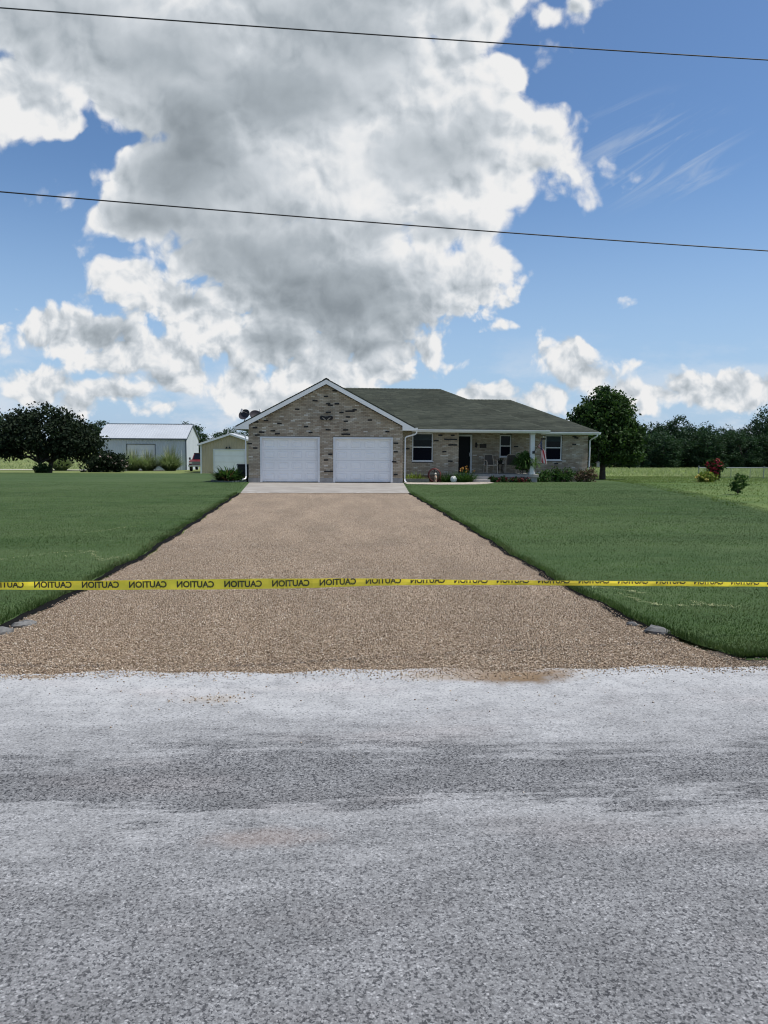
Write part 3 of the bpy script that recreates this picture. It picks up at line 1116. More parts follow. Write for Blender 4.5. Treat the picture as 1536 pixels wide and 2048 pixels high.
def clinker(u, z, P0, ud, nd):
    me = BRICK_ME.get('c')
    if me is None:
        m = MB()
        m.box(-BW / 2, BW / 2, -.040, .03, -BH / 2 * 1.05, BH / 2 * 1.05)
        me = bpy.data.meshes.new('clinker_brick')
        me.from_pydata(m.v, [], m.f)
        me.materials.append(M_clinker)
        BRICK_ME['c'] = me
    o = bpy.data.objects.new('clinker_brick', me)
    C.objects.link(o)
    o.parent = house
    p = P0 + ud * u + Vector((0, 0, z))
    o.location = p - origin(house)
    a = math.atan2(ud.y, ud.x)
    o.rotation_euler = (random.uniform(-.05, .05), random.uniform(-.12, .12), a + random.uniform(-.10, .10))
    o.scale = (random.uniform(.85, 1.25), 1, random.uniform(.9, 1.35))
    return o


def brick_wall(P0, P1, z0, z1, holes=(), dark=(), top=None, mat=None, seed=0, back=.10):
    """wall from P0 to P1 seen from its right-hand-normal side; holes are (u0,u1,z0,z1); top(z) gives the (u0,u1) limits"""
    rng = random.Random(seed)
    P0 = Vector((*P0, 0))
    P1 = Vector((*P1, 0))
    W = (P1 - P0).length
    ud = (P1 - P0).normalized()
    nd = Vector((ud.y, -ud.x, 0))
    m = MB()
    row = 0
    z = z0
    dk = list(dark)
    while z + BH <= z1 + .03:
        lo, hi = top(z + BH / 2) if top else (0, W)
        lo, hi = max(0, lo), min(W, hi)
        u = -(BW + J) * (.5 if row % 2 else 0) - rng.random() * .01
        while u < hi:
            a, b2 = u + J / 2, u + BW + J / 2
            u += BW + J
            segs = [(max(a, lo), min(b2, hi))]
            for (h0, h1, g0, g1) in holes:
                if z + BH > g0 + .01 and z < g1 - .01:
                    ns = []
                    for (s0, s1) in segs:
                        if s1 <= h0 or s0 >= h1:
                            ns.append((s0, s1))
                        else:
                            if s0 < h0:
                                ns.append((s0, h0))
                            if s1 > h1:
                                ns.append((h1, s1))
                    segs = ns
            for (s0, s1) in segs:
                if s1 - s0 < .03:
                    continue
                hit = None
                for q in dk:
                    if s0 - .005 <= q[0] <= s1 + .005 and z - .006 <= q[1] < z + BH + J:
                        hit = q
                if hit:
                    dk.remove(hit)
                    clinker((s0 + s1) / 2, z + BH / 2, P0, ud, nd)
                    continue
                pr = .010 + rng.random() * .006
                c = [P0 + ud * s0, P0 + ud * s1]
                f0 = [(c[0] + nd * pr), (c[1] + nd * pr)]
                A = [(*f0[0][:2], z), (*f0[1][:2], z), (*f0[1][:2], z + BH), (*f0[0][:2], z + BH)]
                B = [(*c[0][:2], z), (*c[1][:2], z), (*c[1][:2], z + BH), (*c[0][:2], z + BH)]
                i = len(m.v)
                m.v += A + B
                for q in ((0, 1, 2, 3), (0, 4, 5, 1), (1, 5, 6, 2), (2, 6, 7, 3), (3, 7, 4, 0)):
                    m.f.append([i + k for k in q])
                    m.mi.append(0)
        z += BH + J
        row += 1
    return m.build('bricks', mat or M_brick, house, kind='stuff')


def wall_panel(P0, P1, z0, z1, holes=(), thick=.18, mat=None):
    """mortar-faced wall slab built from rectangles around its openings"""
    P0 = Vector((*P0, 0))
    P1 = Vector((*P1, 0))
    W = (P1 - P0).length
    ud = (P1 - P0).normalized()
    nd = Vector((ud.y, -ud.x, 0))
    m = MB()
    us = sorted({0, W} | {h[0] for h in holes} | {h[1] for h in holes})
    for a, b2 in zip(us[:-1], us[1:]):
        zs = [(z0, z1)]
        for h in holes:
            if a >= h[0] - 1e-6 and b2 <= h[1] + 1e-6:
                ns = []
                for (s0, s1) in zs:
                    if h[2] > s0:
                        ns.append((s0, min(s1, h[2])))
                    if h[3] < s1:
                        ns.append((max(s0, h[3]), s1))
                zs = ns
        for (s0, s1) in zs:
            q0, q1 = P0 + ud * a, P0 + ud * b2
            pts = [(q0 - nd * thick), (q1 - nd * thick), q1, q0]
            m.prism([(p.x, p.y) for p in pts], 'z', s0, s1)
    return m.build('wall', mat or M_mortar, house)


# image-derived clinker positions on the garage front: (x, z)
def crop1(cx, cy):
    px, py = 450 + cx * .2604, 740 + cy * .2604
    return (px - 650.6) * 36.3 / 1538, 1.70 + (884.3 - py + (px - 650) * .007) * 36.3 / 1538


gd = [crop1(*q) for q in [(850, 160), (765, 210), (685, 245), (790, 265), (815, 274), (865, 262), (1065, 262), (935, 315), (958, 315), (990, 313), (800, 325), (880, 325), (942, 362), (925, 400), (1110, 390), (240, 405), (320, 393), (420, 408), (230, 440), (612, 437), (775, 463), (362, 468), (290, 480), (415, 490), (648, 485), (935, 465), (910, 490), (950, 490), (250, 505), (190, 567), (248, 603), (800, 648), (788, 685), (775, 782), (800, 782), (812, 832), (1300, 565), (1320, 625), (1295, 700), (1295, 798), (207, 832), (560, 300), (1230, 470), (700, 560)]]
GX0, GX1, GY = -3.58, 3.62, 36.3
Z0 = .03
holes_g = [(-3.055 - GX0, -.285 - GX0, -.2, 1.94), (.355 - GX0, 3.155 - GX0, -.2, 1.94)]
gz = lambda z: 4.36 - z            # gable: half width at height z
gtop = lambda z: (0, 7.2) if z < 2.40 else (-(4.36 - z) / .532 - GX0, (4.36 - z) / .532 - GX0)
brick_wall((GX0, GY), (GX1, GY), Z0, 4.30, holes_g, [(x - GX0, z) for x, z in gd], gtop, seed=1)
wall_panel((GX0, GY + .001), (GX1, GY + .001), -.35, 2.40, holes_g)
m = MB()
m.prism([(GX0, 2.40), (GX1, 2.40), (GX1, 2.44), (.02, 4.38), (GX0, 2.44)], 'y', GY + .003, GY + .18)
m.build('wall', M_mortar, house)
# concrete footing pieces between the doors
for a, b2 in ((GX0 - .02, -3.055), (-.285, .355), (3.155, GX1 + .02)):
    m = MB()
    m.box(a, b2, GY - .022, GY + .15, -.5, Z0 - .012)
    m.build('foundation', M_found, house)
# side walls of the garage
brick_wall((GX0, 47.0), (GX0, GY), Z0, 2.3, seed=2)
wall_panel((GX0 + .001, 47.0), (GX0 + .001, GY + .19), -.7, 2.3)
brick_wall((GX1, GY), (GX1, 38.0), Z0, 2.3, seed=3)
wall_panel((GX1 - .001, GY + .19), (GX1 - .001, 38.0), -.4, 2.3)


# garage doors
def garage_door(x0, x1):
    m = MB()
    z0, z1 = -.165, 1.86
    h = (z1 - z0) / 4
    for k in range(4):
        m.box(x0, x1, 36.405, 36.45, z0 + k * h + .003, z0 + (k + 1) * h - .003)
    m.box(x0, x1, 36.412, 36.44, z0 - .02, z0 + .01)
    d_ = m.build('garage_door', M_door, house, bevel=.004)
    pw, ph = (x1 - x0) / 4 * .70, h * .56
    p = MB()
    a, c = (pw / 2, ph / 2), (pw / 2 - .045, ph / 2 - .045)
    ring = lambda w, hh, y: [(-w, y, -hh), (w, y, -hh), (w, y, hh), (-w, y, hh)]
    r0, r1, r2, r3 = ring(*a, -.001), ring(a[0] - .018, a[1] - .018, .013), ring(c[0], c[1], .013), ring(c[0] - .02, c[1] - .02, .002)
    p.v = r0 + r1 + r2 + r3
    for k in range(3):
        for j in range(4):
            p.f.append([4 * k + j, 4 * k + (j + 1) % 4, 4 * k + 4 + (j + 1) % 4, 4 * k + 4 + j])
            p.mi.append(0)
    p.f.append([12, 13, 14, 15])
    p.mi.append(0)
    # carry the stamped panel proud of the section face
    p.v = [(v[0], v[1] - .0145, v[2]) for v in p.v]
    me = bpy.data.meshes.new('door_panel')
    me.from_pydata(p.v, [], p.f)
    me.materials.append(M_door)
    for r_ in range(4):
        for c_ in range(4):
            o = bpy.data.objects.new('door_panel', me)
            C.objects.link(o)
            o.parent = d_
            o.location = Vector((x0 + (c_ + .5) * (x1 - x0) / 4, 36.404, z0 + (r_ + .5) * h)) - origin(d_)
    f = MB()
    for (a0, a1, b0, b1) in ((x0 - .09, x0 + .005, z0 - .02, z1 + .08), (x1 - .005, x1 + .09, z0 - .02, z1 + .08), (x0 + .005, x1 - .005, z1 - .005, z1 + .08)):
        f.box(a0, a1, 36.272, 36.47, b0, b1)
    f.build('door_frame', M_trim, house, bevel=.006)
    f = MB()
    f.box(x0 + .006, x1 - .006, 36.39, 36.41, z0 - .022, z0 + .002)
    f.build('door_seal', M_black, d_)


garage_door(-2.965, -.37)
garage_door(.44, 3.07)

# main walls
Y1, Y2 = 38.0, 39.5
hd = [(790 + cx * .2865, 740 + cy * .2865) for cx, cy in [(290, 497), (360, 485), (378, 490), (405, 490), (385, 527), (420, 525), (345, 572), (93, 553), (300, 462), (415, 460), (120, 620), (395, 640)]]
hd1 = [((px - 650.6) * Y1 / 1538, 1.70 + (885 - py + (px - 650) * .007) * Y1 / 1538) for px, py in hd]
h1 = [(4.26 - GX1, 5.31 - GX1, .73, 2.19)]
brick_wall((GX1, Y1), (6.58, Y1), .10, 2.3, h1, [(x - GX1, z) for x, z in hd1], seed=4)
brick_wall((GX1, Y1), (6.58, Y1), -.25, .10, seed=14, mat=M_brickred)
wall_panel((GX1, Y1 + .001), (6.58, Y1 + .001), -.5, 2.3, h1)
brick_wall((6.58, Y1), (6.58, Y2), -.2, 2.3, seed=5)
wall_panel((6.579, Y1 + .19), (6.579, Y2), -.5, 2.3)
hd2 = [(980 + cx * .1432, 850 + cy * .1432) for cx, cy in [(1240, 175), (1225, 175), (1240, 265), (1020, 480), (950, 518), (960, 550), (765, 190), (655, 320), (400, 300), (330, 500)]]
hd2 = [((px - 650.6) * Y2 / 1538 - 6.58, 1.70 + (885 - py + (px - 650) * .007) * Y2 / 1538) for px, py in hd2]
h2 = [(6.74 - 6.58, 7.56 - 6.58, .1, 2.15), (9.0 - 6.58, 9.62 - 6.58, .96, 2.14), (11.40 - 6.58, 12.31 - 6.58, .80, 2.15)]
brick_wall((6.58, Y2), (13.68, Y2), -.3, 2.3, h2, hd2, seed=6)
wall_panel((6.58, Y2 + .001), (13.68, Y2 + .001), -.6, 2.3, h2)
brick_wall((13.68, Y2), (13.68, 45.7), -.4, 2.3, seed=7)
wall_panel((13.679, Y2 + .19), (13.679, 45.7), -.8, 2.3)
m = MB()
m.box(GX0, 11.0, 46.8, 47.0, -.9, 2.3)
m.box(11.0, 13.67, 45.5, 45.7, -.9, 2.3)
m.build('wall', M_mortar, house)


def window(x0, x1, z0, z1, yw, blind):
    """white double-hung window set in the wall plane yw"""
    f = MB()
    fw = .05
    y0, y1 = yw + .02, yw + .12
    f.box(x0, x0 + fw, y0, y1, z0, z1)
    f.box(x1 - fw, x1, y0, y1, z0, z1)
    f.box(x0 + fw, x1 - fw, y0, y1, z1 - fw, z1)
    f.box(x0 + fw, x1 - fw, y0, y1, z0, z0 + fw)
    zm = z0 + (z1 - z0) * .50
    f.box(x0 + fw, x1 - fw, y0 + .02, y1, zm - .025, zm + .025)
    w_ = f.build('window', M_trim, house, bevel=.004)
    g = MB()
    g.box(x0 + fw, x1 - fw, y0 + .06, y0 + .066, zm + .025, z1 - fw)
    g.build('pane', M_glass, w_)
    g = MB()
    g.box(x0 + fw, x1 - fw, y0 + .045, y0 + .05, z0 + fw, zm - .025)
    g.build('screen', M_screen, w_)
    if blind:
        g = MB()
        zb = z1 - fw - (z1 - zm) * .42
        n_ = 6
        for k in range(n_):
            q = zb + (z1 - fw - zb) * k / n_
            g.box(x0 + fw + .01, x1 - fw - .01, y0 + .052, y0 + .057, q, q + (z1 - fw - zb) / n_ - .004)
        g.build('blind', M_blind, w_)
    s_ = MB()
    s_.box(x0 - .03, x1 + .03, yw - .05, yw + .10, z0 - .035, z0 - .002)
    s_.build('sill', M_trim, w_)


window(4.27, 5.30, .79, 2.18, Y1, True)
window(9.01, 9.61, 1.0, 2.13, Y2, False)
window(11.42, 12.29, .84, 2.14, Y2, True)
# front door: dark storm door in a white frame
f = MB()
f.box(6.74, 6.83, Y2 - .02, Y2 + .12, .13, 2.14)
f.box(7.46, 7.55, Y2 - .02, Y2 + .12, .13, 2.14)
f.box(6.83, 7.46, Y2 - .02, Y2 + .12, 2.05, 2.14)
fd = f.build('front_door', M_trim, house, bevel=.005)
g = MB()
g.box(6.83, 7.46, Y2 + .05, Y2 + .09, .17, 2.05)
g.build('door_leaf', pmat('storm_door', (.005, .005, .007), .3, spec=.1), fd)
g = MB()
g.tube([(7.42, Y2 + .05, 1.02), (7.42, Y2 - .01, 1.04), (7.42, Y2 - .01, 1.18), (7.42, Y2 + .05, 1.2)], .012, 6)
g.build('handle', M_trim, fd)
g = MB()
g.box(6.78, 7.52, Y2 - .06, Y2 + .12, .125, .168)
g.build('threshold', M_found, fd)

# porch slab, steps, column
m = MB()
m.box(6.60, 10.58, 37.62, 39.49, .02, .17)
m.build('porch_floor', pmat('porch_slab', (.33, .315, .29), .85, noise=.12), house, bevel=.01)
m = MB()
m.box(6.66, 10.52, 37.68, 39.48, -.5, .018)
m.build('porch_base', M_found, house)
m = MB()
m.box(7.15, 8.0, 37.28, 37.61, -.4, .055)
m.build('step', M_found, house, bevel=.01)
m = MB()
m.box(7.15, 8.0, 36.98, 37.275, -.4, -.07)
m.build('step', M_found, house, bevel=.01)
m = MB()
cx, cy = 10.25, 37.78
m.box(cx - .11, cx + .11, cy - .11, cy + .11, .30, 2.14)
m.build('porch_column', M_white, house, bevel=.008)
m = MB()
m.box(cx - .15, cx + .15, cy - .15, cy + .15, .172, .235)
m.box(cx - .13, cx + .13, cy - .13, cy + .13, .237, .298)
m.build('column_base', M_white, house, bevel=.006)
m = MB()
m.box(cx - .13, cx + .13, cy - .13, cy + .13, 2.142, 2.2)
m.build('column_cap', M_white, house, bevel=.006)
m = MB()
m.box(6.6, 10.9, 37.65, 37.85, 2.205, 2.30)
m.build('porch_beam', M_soffit, house)


# --- roof
def clip(poly, ax, val, keep_ge):
    out = []
    for k in range(len(poly)):
        a, b2 = poly[k], poly[(k + 1) % len(poly)]
        ia = (a[ax] >= val) if keep_ge else (a[ax] <= val)
        ib = (b2[ax] >= val) if keep_ge else (b2[ax] <= val)
        if ia:
            out.append(a)
        if ia != ib:
            q = (val - a[ax]) / (b2[ax] - a[ax])
            out.append((a[0] + (b2[0] - a[0]) * q, a[1] + (b2[1] - a[1]) * q))
    return out


def roof_slope(poly, udir, seed, thick=.05):
    """poly: 3D convex outline (planar), udir: horizontal eave direction"""
    rng = random.Random(seed)
    pts = [Vector(p) for p in poly]
    u = Vector(udir).normalized()
    nrm = (pts[1] - pts[0]).cross(pts[-1] - pts[0]).normalized()
    if nrm.z < 0:
        nrm = -nrm
    v = nrm.cross(u).normalized()
    if v.z < 0:
        v = -v
    o = pts[0]
    p2 = [((p - o).dot(u), (p - o).dot(v)) for p in pts]
    m = MB()
    bot = [p - nrm * thick for p in pts]
    m.face(pts)
    m.face(bot[::-1])
    for k in range(len(pts)):
        k2 = (k + 1) % len(pts)
        m.face([bot[k], bot[k2], pts[k2], pts[k]])
    sl = m.build('roof_slope', M_shingle, house)
    s_ = MB()
    vmin, vmax = min(p[1] for p in p2), max(p[1] for p in p2)
    umin, umax = min(p[0] for p in p2), max(p[0] for p in p2)
    c = 0
    vv_ = vmin - .03
    EX = .142
    while vv_ < vmax:
        uu = umin - .33 * rng.random()
        while uu < umax:
            tw = rng.uniform(.22, .40)
            q = clip(clip(clip(clip([(a, b2) for a, b2 in p2], 0, uu + .002, True) if True else [], 0, uu + tw - .002, False) or [(0, 0)], 1, vv_, True) or [(0, 0)], 1, vv_ + EX + .01, False)
            uu += tw
            if len(q) < 3:
                continue
            hgt = .011 + rng.random() * .006
            top = [o + u * a + v * b2 + nrm * (.003 + hgt * (1 - (b2 - vv_) / (EX + .01))) for a, b2 in q]
            s_.face(top)
            lo = [(a, b2) for a, b2 in q if b2 < vv_ + .002]
            if len(lo) >= 2:
                lo.sort()
                a0, a1 = lo[0], lo[-1]
                t0, t1 = [o + u * w_[0] + v * w_[1] for w_ in (a0, a1)]
                s_.face([t0, t1, t1 + nrm * (.003 + hgt), t0 + nrm * (.003 + hgt)])
        vv_ += EX
        c += 1
    # make every shingle's winding face up
    s_.build('shingles', M_shingle, sl, kind='stuff')
    return sl


RP = 4.63
rg = lambda x: RP - .532 * abs(x - .02)
xe = 4.17
roof_slope([(.02 - xe, 36.0, RP - .532 * xe), (.02, 36.0, RP), (.02, 47.4, RP), (.02 - xe, 47.4, RP - .532 * xe)], (0, 1, 0), 31)
# right garage slope, cut by the valley with the main roof
roof_slope([(.02 + xe, 36.0, RP - .532 * xe), (.02 + xe, 37.4, RP - .532 * xe), (.02, 42.2, RP), (.02, 36.0, RP)], (0, 1, 0), 32)
ZE, ZR = 2.375, 4.62
vx = .02 + xe
roof_slope([(vx, 37.4, ZE), (11.02, 37.4, ZE), (6.24, 42.2, ZR), (.02, 42.2, ZR)], (1, 0, 0), 33)
roof_slope([(11.02, 37.4, ZE), (11.02, 47.0, ZE), (6.24, 42.2, ZR)], (0, 1, 0), 34)
roof_slope([(vx, 47.0, ZE), (11.02, 47.0, ZE), (6.24, 42.2, ZR), (.02, 42.2, ZR)], (1, 0, 0), 35)
WE, WR = 2.325, 4.10
roof_slope([(11.02, 39.0, WE), (14.08, 39.0, WE), (10.24, 42.6, WR), (7.36, 42.6, WR)], (1, 0, 0), 36)
roof_slope([(14.08, 39.0, WE), (14.08, 46.2, WE), (10.24, 42.6, WR)], (0, 1, 0), 37)
roof_slope([(11.02, 46.2, WE), (14.08, 46.2, WE), (10.24, 42.6, WR), (7.36, 42.6, WR)], (1, 0, 0), 38)
# ridge and hip caps
for a, b2 in (((.02, 36.0, RP + .01), (.02, 47.4, RP + .01)), ((.3, 42.2, ZR + .012), (6.24, 42.2, ZR + .012)), ((6.24, 42.2, ZR + .012), (11.0, 37.42, ZE + .012)), ((7.6, 42.6, WR + .012), (10.24, 42.6, WR + .012)), ((10.24, 42.6, WR + .012), (14.06, 39.02, WE + .012))):
    m = MB()
    a, b2 = Vector(a), Vector(b2)
    n_ = max(2, int((b2 - a).length / .2))
    for k in range(n_):
        p, q = a + (b2 - a) * (k / n_), a + (b2 - a) * ((k + 1.25) / n_)
        d_ = (b2 - a).normalized()
        s_ = d_.cross(Vector((0, 0, 1))).normalized() * .14
        up = Vector((0, 0, .022))
        dn = Vector((0, 0, -.062))
        m.face([p + up, q + up * .4, q + s_ + dn, p + s_ + dn * .8])
        m.face([q + up * .4, p + up, p - s_ + dn * .8, q - s_ + dn])
    m.build('ridge_cap', M_shingle, house)

# gable rake boards with boxed returns
for s_ in (-1, 1):
    X = lambda q: .02 + s_ * q
    m = MB()
    m.prism([(X(0), RP - .055), (X(xe), RP - .055 - .532 * xe), (X(xe), 2.27), (X(3.56), 2.27), (X(3.56), RP - .055 - .532 * 3.56 - .20), (X(0), RP - .055 - .20)], 'y', 35.985, 36.03)
    m.build('rake_board', M_white, house)
    m = MB()
    # soffit under the rake
    m.prism([(X(0), RP - .215), (X(3.58), RP - .532 * 3.58 - .215), (X(3.58), RP - .532 * 3.58 - .19), (X(0), RP - .19)], 'y', 36.032, 36.27)
    m.build('soffit', M_soffit, house)
    # eave box along the garage side
    m = MB()
    x_a, x_b = sorted((X(3.60), X(xe - .03)))
    yend = 47.3 if s_ < 0 else 37.42
    m.box(x_a, x_b, 36.032, yend, 2.265, 2.285)
    m.build('soffit', M_soffit, house)
    m = MB()
    x_a, x_b = sorted((X(xe - .03), X(xe)))
    m.box(x_a, x_b, 36.032, yend, 2.24, 2.385)
    m.build('fascia', M_white, house)


def gutter(p0, p1, nd):
    """K-style gutter hung on a fascia from p0 to p1 (top back edge); nd: outward"""
    p0, p1, nd = Vector(p0), Vector(p1), Vector(nd)
    prof = [(0, 0), (.012, 0), (.012, -.105), (.06, -.105), (.085, -.055), (.105, -.04), (.105, 0), (.117, 0), (.117, -.045), (.095, -.065), (.068, -.117), (0, -.117)]
    m = MB()
    a = [p0 + nd * q[0] + Vector((0, 0, q[1])) for q in prof]
    b2 = [p1 + nd * q[0] + Vector((0, 0, q[1])) for q in prof]
    n_ = len(prof)
    for k in range(n_):
        k2 = (k + 1) % n_
        m.face([a[k], a[k2], b2[k2], b2[k]])
    # closed ends
    for e in (a, b2):
        m.face([e[0], e[11], e[10], e[9], e[8], e[7]])
    m.build('gutter', M_white, house)


gutter((vx + .03, 37.405, 2.355), (11.02, 37.405, 2.355), (0, -1, 0))
gutter((11.06, 39.005, 2.305), (14.08, 39.005, 2.305), (0, -1, 0))
gutter((.02 - xe, 36.0, 2.40), (.02 - xe, 47.2, 2.40), (-1, 0, 0))
gutter((.02 + xe, 36.0, 2.40), (.02 + xe, 37.25, 2.40), (1, 0, 0))
gutter((14.085, 39.0, 2.305), (14.085, 46.2, 2.305), (1, 0, 0))
m = MB()
m.box(vx, 11.0, 37.41, 37.44, 2.21, 2.345)
m.box(11.05, 14.06, 39.01, 39.04, 2.17, 2.30)
m.box(10.985, 11.015, 37.445, 39.0, 2.21, 2.345)
m.box(14.05, 14.08, 39.045, 46.2, 2.17, 2.30)
m.build('fascia', M_white, house)
m = MB()
m.box(3.64, 10.98, 37.445, 39.48, 2.272, 2.30)
m.build('soffit', M_soffit, house)
m = MB()
m.box(11.02, 14.045, 39.045, 39.49, 2.205, 2.225)
m.box(13.69, 14.045, 39.5, 46.1, 2.205, 2.225)
m.build('soffit', M_soffit, house)


def downspout(path):
    m = MB()
    m.tube(path, .042, 4)
    m.build('downspout', M_white, house)


downspout([(4.26, 36.12, 2.29), (4.26, 36.12, 2.16), (4.20, 36.14, 2.10), (3.82, 36.21, 1.99), (3.74, 36.23, 1.93), (3.735, 36.23, -.02), (3.74, 36.18, -.12), (3.78, 36.0, -.15)])
downspout([(-4.21, 36.12, 2.29), (-4.21, 36.12, 2.14), (-4.14, 36.14, 2.08), (-3.80, 36.21, 1.99), (-3.71, 36.23, 1.92), (-3.70, 36.23, .08), (-3.73, 36.15, -.02), (-3.86, 36.0, -.06)])
downspout([(13.98, 38.95, 2.20), (13.98, 38.95, 2.12), (13.93, 38.98, 2.07), (13.80, 39.3, 1.95), (13.76, 39.40, 1.88), (13.755, 39.40, -.0)])

# ------------------------------------------------------------------ things on and at the house
# spread eagle plaque over the garage doors
eg = thing('eagle_ornament', 'black spread eagle wall ornament on the gable above the garage doors', 'ornament', (.03, 36.27, 2.82))
m = MB()
pl = [(-.31, .03), (-.27, .10), (-.15, .105), (-.06, .07), (0, .075), (.06, .07), (.15, .105), (.27, .10), (.31, .03), (.28, -.07), (.18, -.10), (.08, -.075), (0, -.10), (-.08, -.075), (-.18, -.10), (-.28, -.07)]
m.prism([(.03 + a, 2.82 + b2) for a, b2 in pl], 'y', 36.225, 36.275)
m.build('backplate', M_clinker, eg, bevel=.008)
m = MB()
for s_ in (-1, 1):
    m.prism([(.03 + s_ * a, 2.82 + b2) for a, b2 in [(.022, -.085), (.075, -.03), (.17, .028), (.20, .022), (.12, -.055), (.06, -.085)]], 'y', 36.205, 36.224)
m.build('wing', pmat('pale_bronze', (.33, .29, .24), .5, metal=.2), eg)
m = MB()
m.lathe([(0, -.09), (.02, -.07), (.026, 0), (.018, .03), (.02, .05), (.0, .07)], 10, Matrix.Translation((.03, 36.205, 2.82)))
m.build('body', M_clinker, eg, smooth=True)


def dish(label, x, y, z, zr, ax, s=1.0):
    t = thing('satellite_dish', label, 'satellite dish', (x, y, zr), 'satellite dishes on the garage roof')
    aim = Vector(ax).normalized()
    q = aim.to_track_quat('Z', 'X').to_matrix().to_4x4()
    M = Matrix.Translation((x, y, z)) @ q @ Matrix.Diagonal((s * .88, s, s, 1))
    m = MB()
    m.lathe([(.0, -.085), (.10, -.078), (.2, -.052), (.275, -.012), (.30, .006), (.303, .0), (.277, -.024), (.2, -.066), (.1, -.094), (0, -.10)], 28, M)
    m.build('reflector', pmat('dish_grey', (.035, .033, .042), .6, spec=.2), t, smooth=True)
    m = MB()
    tip = M @ Vector((0, -.10, .36))
    m.tube([M @ Vector((0, -.29, -.03)), M @ Vector((0, -.24, .15)), tip], .014, 6)
    m.build('feed_arm', M_dmetal, t)
    m = MB()
    M2 = Matrix.Translation(tip) @ q
    m.lathe([(0, -.09), (.035, -.085), (.042, -.02), (.03, .0), (.03, .05), (0, .055)], 10, M2)
    m.box(-.09, .09, -.03, .03, -.02, .05, M2)
    m.build('feed_horn', pmat('lnb_grey', (.42, .42, .44), .5), t)
    m = MB()
    b0 = M @ Vector((0, 0, -.10))
    m.tube([b0, b0 - aim * .08 + Vector((0, 0, -.03)), (x, y + .12, zr + .12), (x, y + .12, zr - .02)], .022, 7)
    m.build('mast', M_dmetal, t)
    m = MB()
    m.box(x - .07, x + .07, y + .03, y + .2, zr - .045, zr + .015)
    m.build('foot', M_dmetal, t)


dish('dark grey satellite dish nearest the left roof edge, facing out over the lawn', -3.84, 36.95, 2.98, rg(-3.84), (-.45, -.80, .42))
dish('dark grey satellite dish half hidden behind the white rake board', -3.34, 37.6, 2.97, rg(-3.34), (.35, -.80, .50), 1.05)

# hose on its holder
hs = thing('hose_holder', 'coiled dark red garden hose on a stand by the brick wall', 'garden hose', (5.32, 37.5, terz(37.5)))
m = MB()
for k in range(5):
    rr = .285 + .018 * (k % 3)
    yy_ = 37.40 + .028 * k
    m.tube([(5.32 + rr * math.cos(a), yy_ + .008 * math.sin(3 * a + k), .12 + rr * 1.06 * math.sin(a)) for a in np.linspace(0, 2 * PI, 41)], .022, 7, cap=False)
m.tube([(5.60, 37.4, 0), (5.62, 37.36, -.15), (5.5, 37.25, -.21), (5.2, 37.2, -.215), (5.0, 37.3, -.215)], .018, 7)
m.build('hose', pmat('hose_red', (.13, .028, .026), .55, noise=.15, nscale=20), hs, smooth=True)
m = MB()
m.tube([(5.32, 37.55, -.3), (5.32, 37.55, .42)], .02, 6)
m.tube([(5.2, 37.38, .30), (5.32, 37.55, .34), (5.44, 37.38, .30)], .016, 6)
m.build('stand', M_dmetal, hs)
gn = thing('garden_figurine', 'small pale garden figurine standing in front of the coiled red hose', 'figurine', (5.34, 37.3, terz(37.3)))
m = MB()
zz = terz(37.3) + .03
m.lathe([(0, 0), (.085, 0), (.09, .03), (.06, .08), (.075, .15), (.085, .24), (.06, .31), (.03, .34)], 12, Matrix.Translation((5.34, 37.3, zz)))
m.build('body', pmat('fig_tan', (.38, .27, .20), .7), gn, smooth=True)
m = MB()
m.lathe([(.0, 0), (.045, .02), (.06, .06), (.05, .105), (0, .13)], 12, Matrix.Translation((5.34, 37.3, zz + .33)))
m.lathe([(0, 0), (.03, .01), (.035, .04), (0, .06)], 10, Matrix.Translation((5.36, 37.22, zz + .2)))
m.build('head', pmat('fig_white', (.62, .58, .52), .7), gn, smooth=True)

# white round stone
st = MB()
rs_ = np.random.default_rng(3)
prof = [(.0, -.17), (.09, -.15), (.145, -.08), (.165, 0), (.15, .08), (.10, .145), (0, .168)]
st.lathe(prof, 22, Matrix.Translation((6.18, 36.9, -.05)) @ Matrix.Rotation(PI / 2, 4, 'X') @ Matrix.Diagonal((1, 1, .6, 1)))
st.v = [(a + .008 * math.sin(b2 * 60 + c * 40), b2 + .008 * math.sin(a * 50), c + .006 * math.sin(a * 70)) for a, b2, c in st.v]
o = st.build('painted_stone', pmat('stone_white', (.70, .70, .66), .75, noise=.12, nscale=14), smooth=True, loc=(6.18, 36.9, -.22))
tag(o, 'round white painted stone standing at the edge of the flower bed', 'stone')

# planter edging
m = MB()
m.box(3.80, 4.92, 36.42, 36.54, -.3, -.06)
m.box(3.80, 4.92, 36.42, 36.54, -.055, -.015)
o = m.build('bed_edging', pmat('timber_grey', (.13, .135, .12), .85, noise=.2, nscale=10), bevel=.012, loc=(4.3, 36.5, -.25))
tag(o, 'dark weathered timber edging of the bed beside the garage downspout', 'edging')

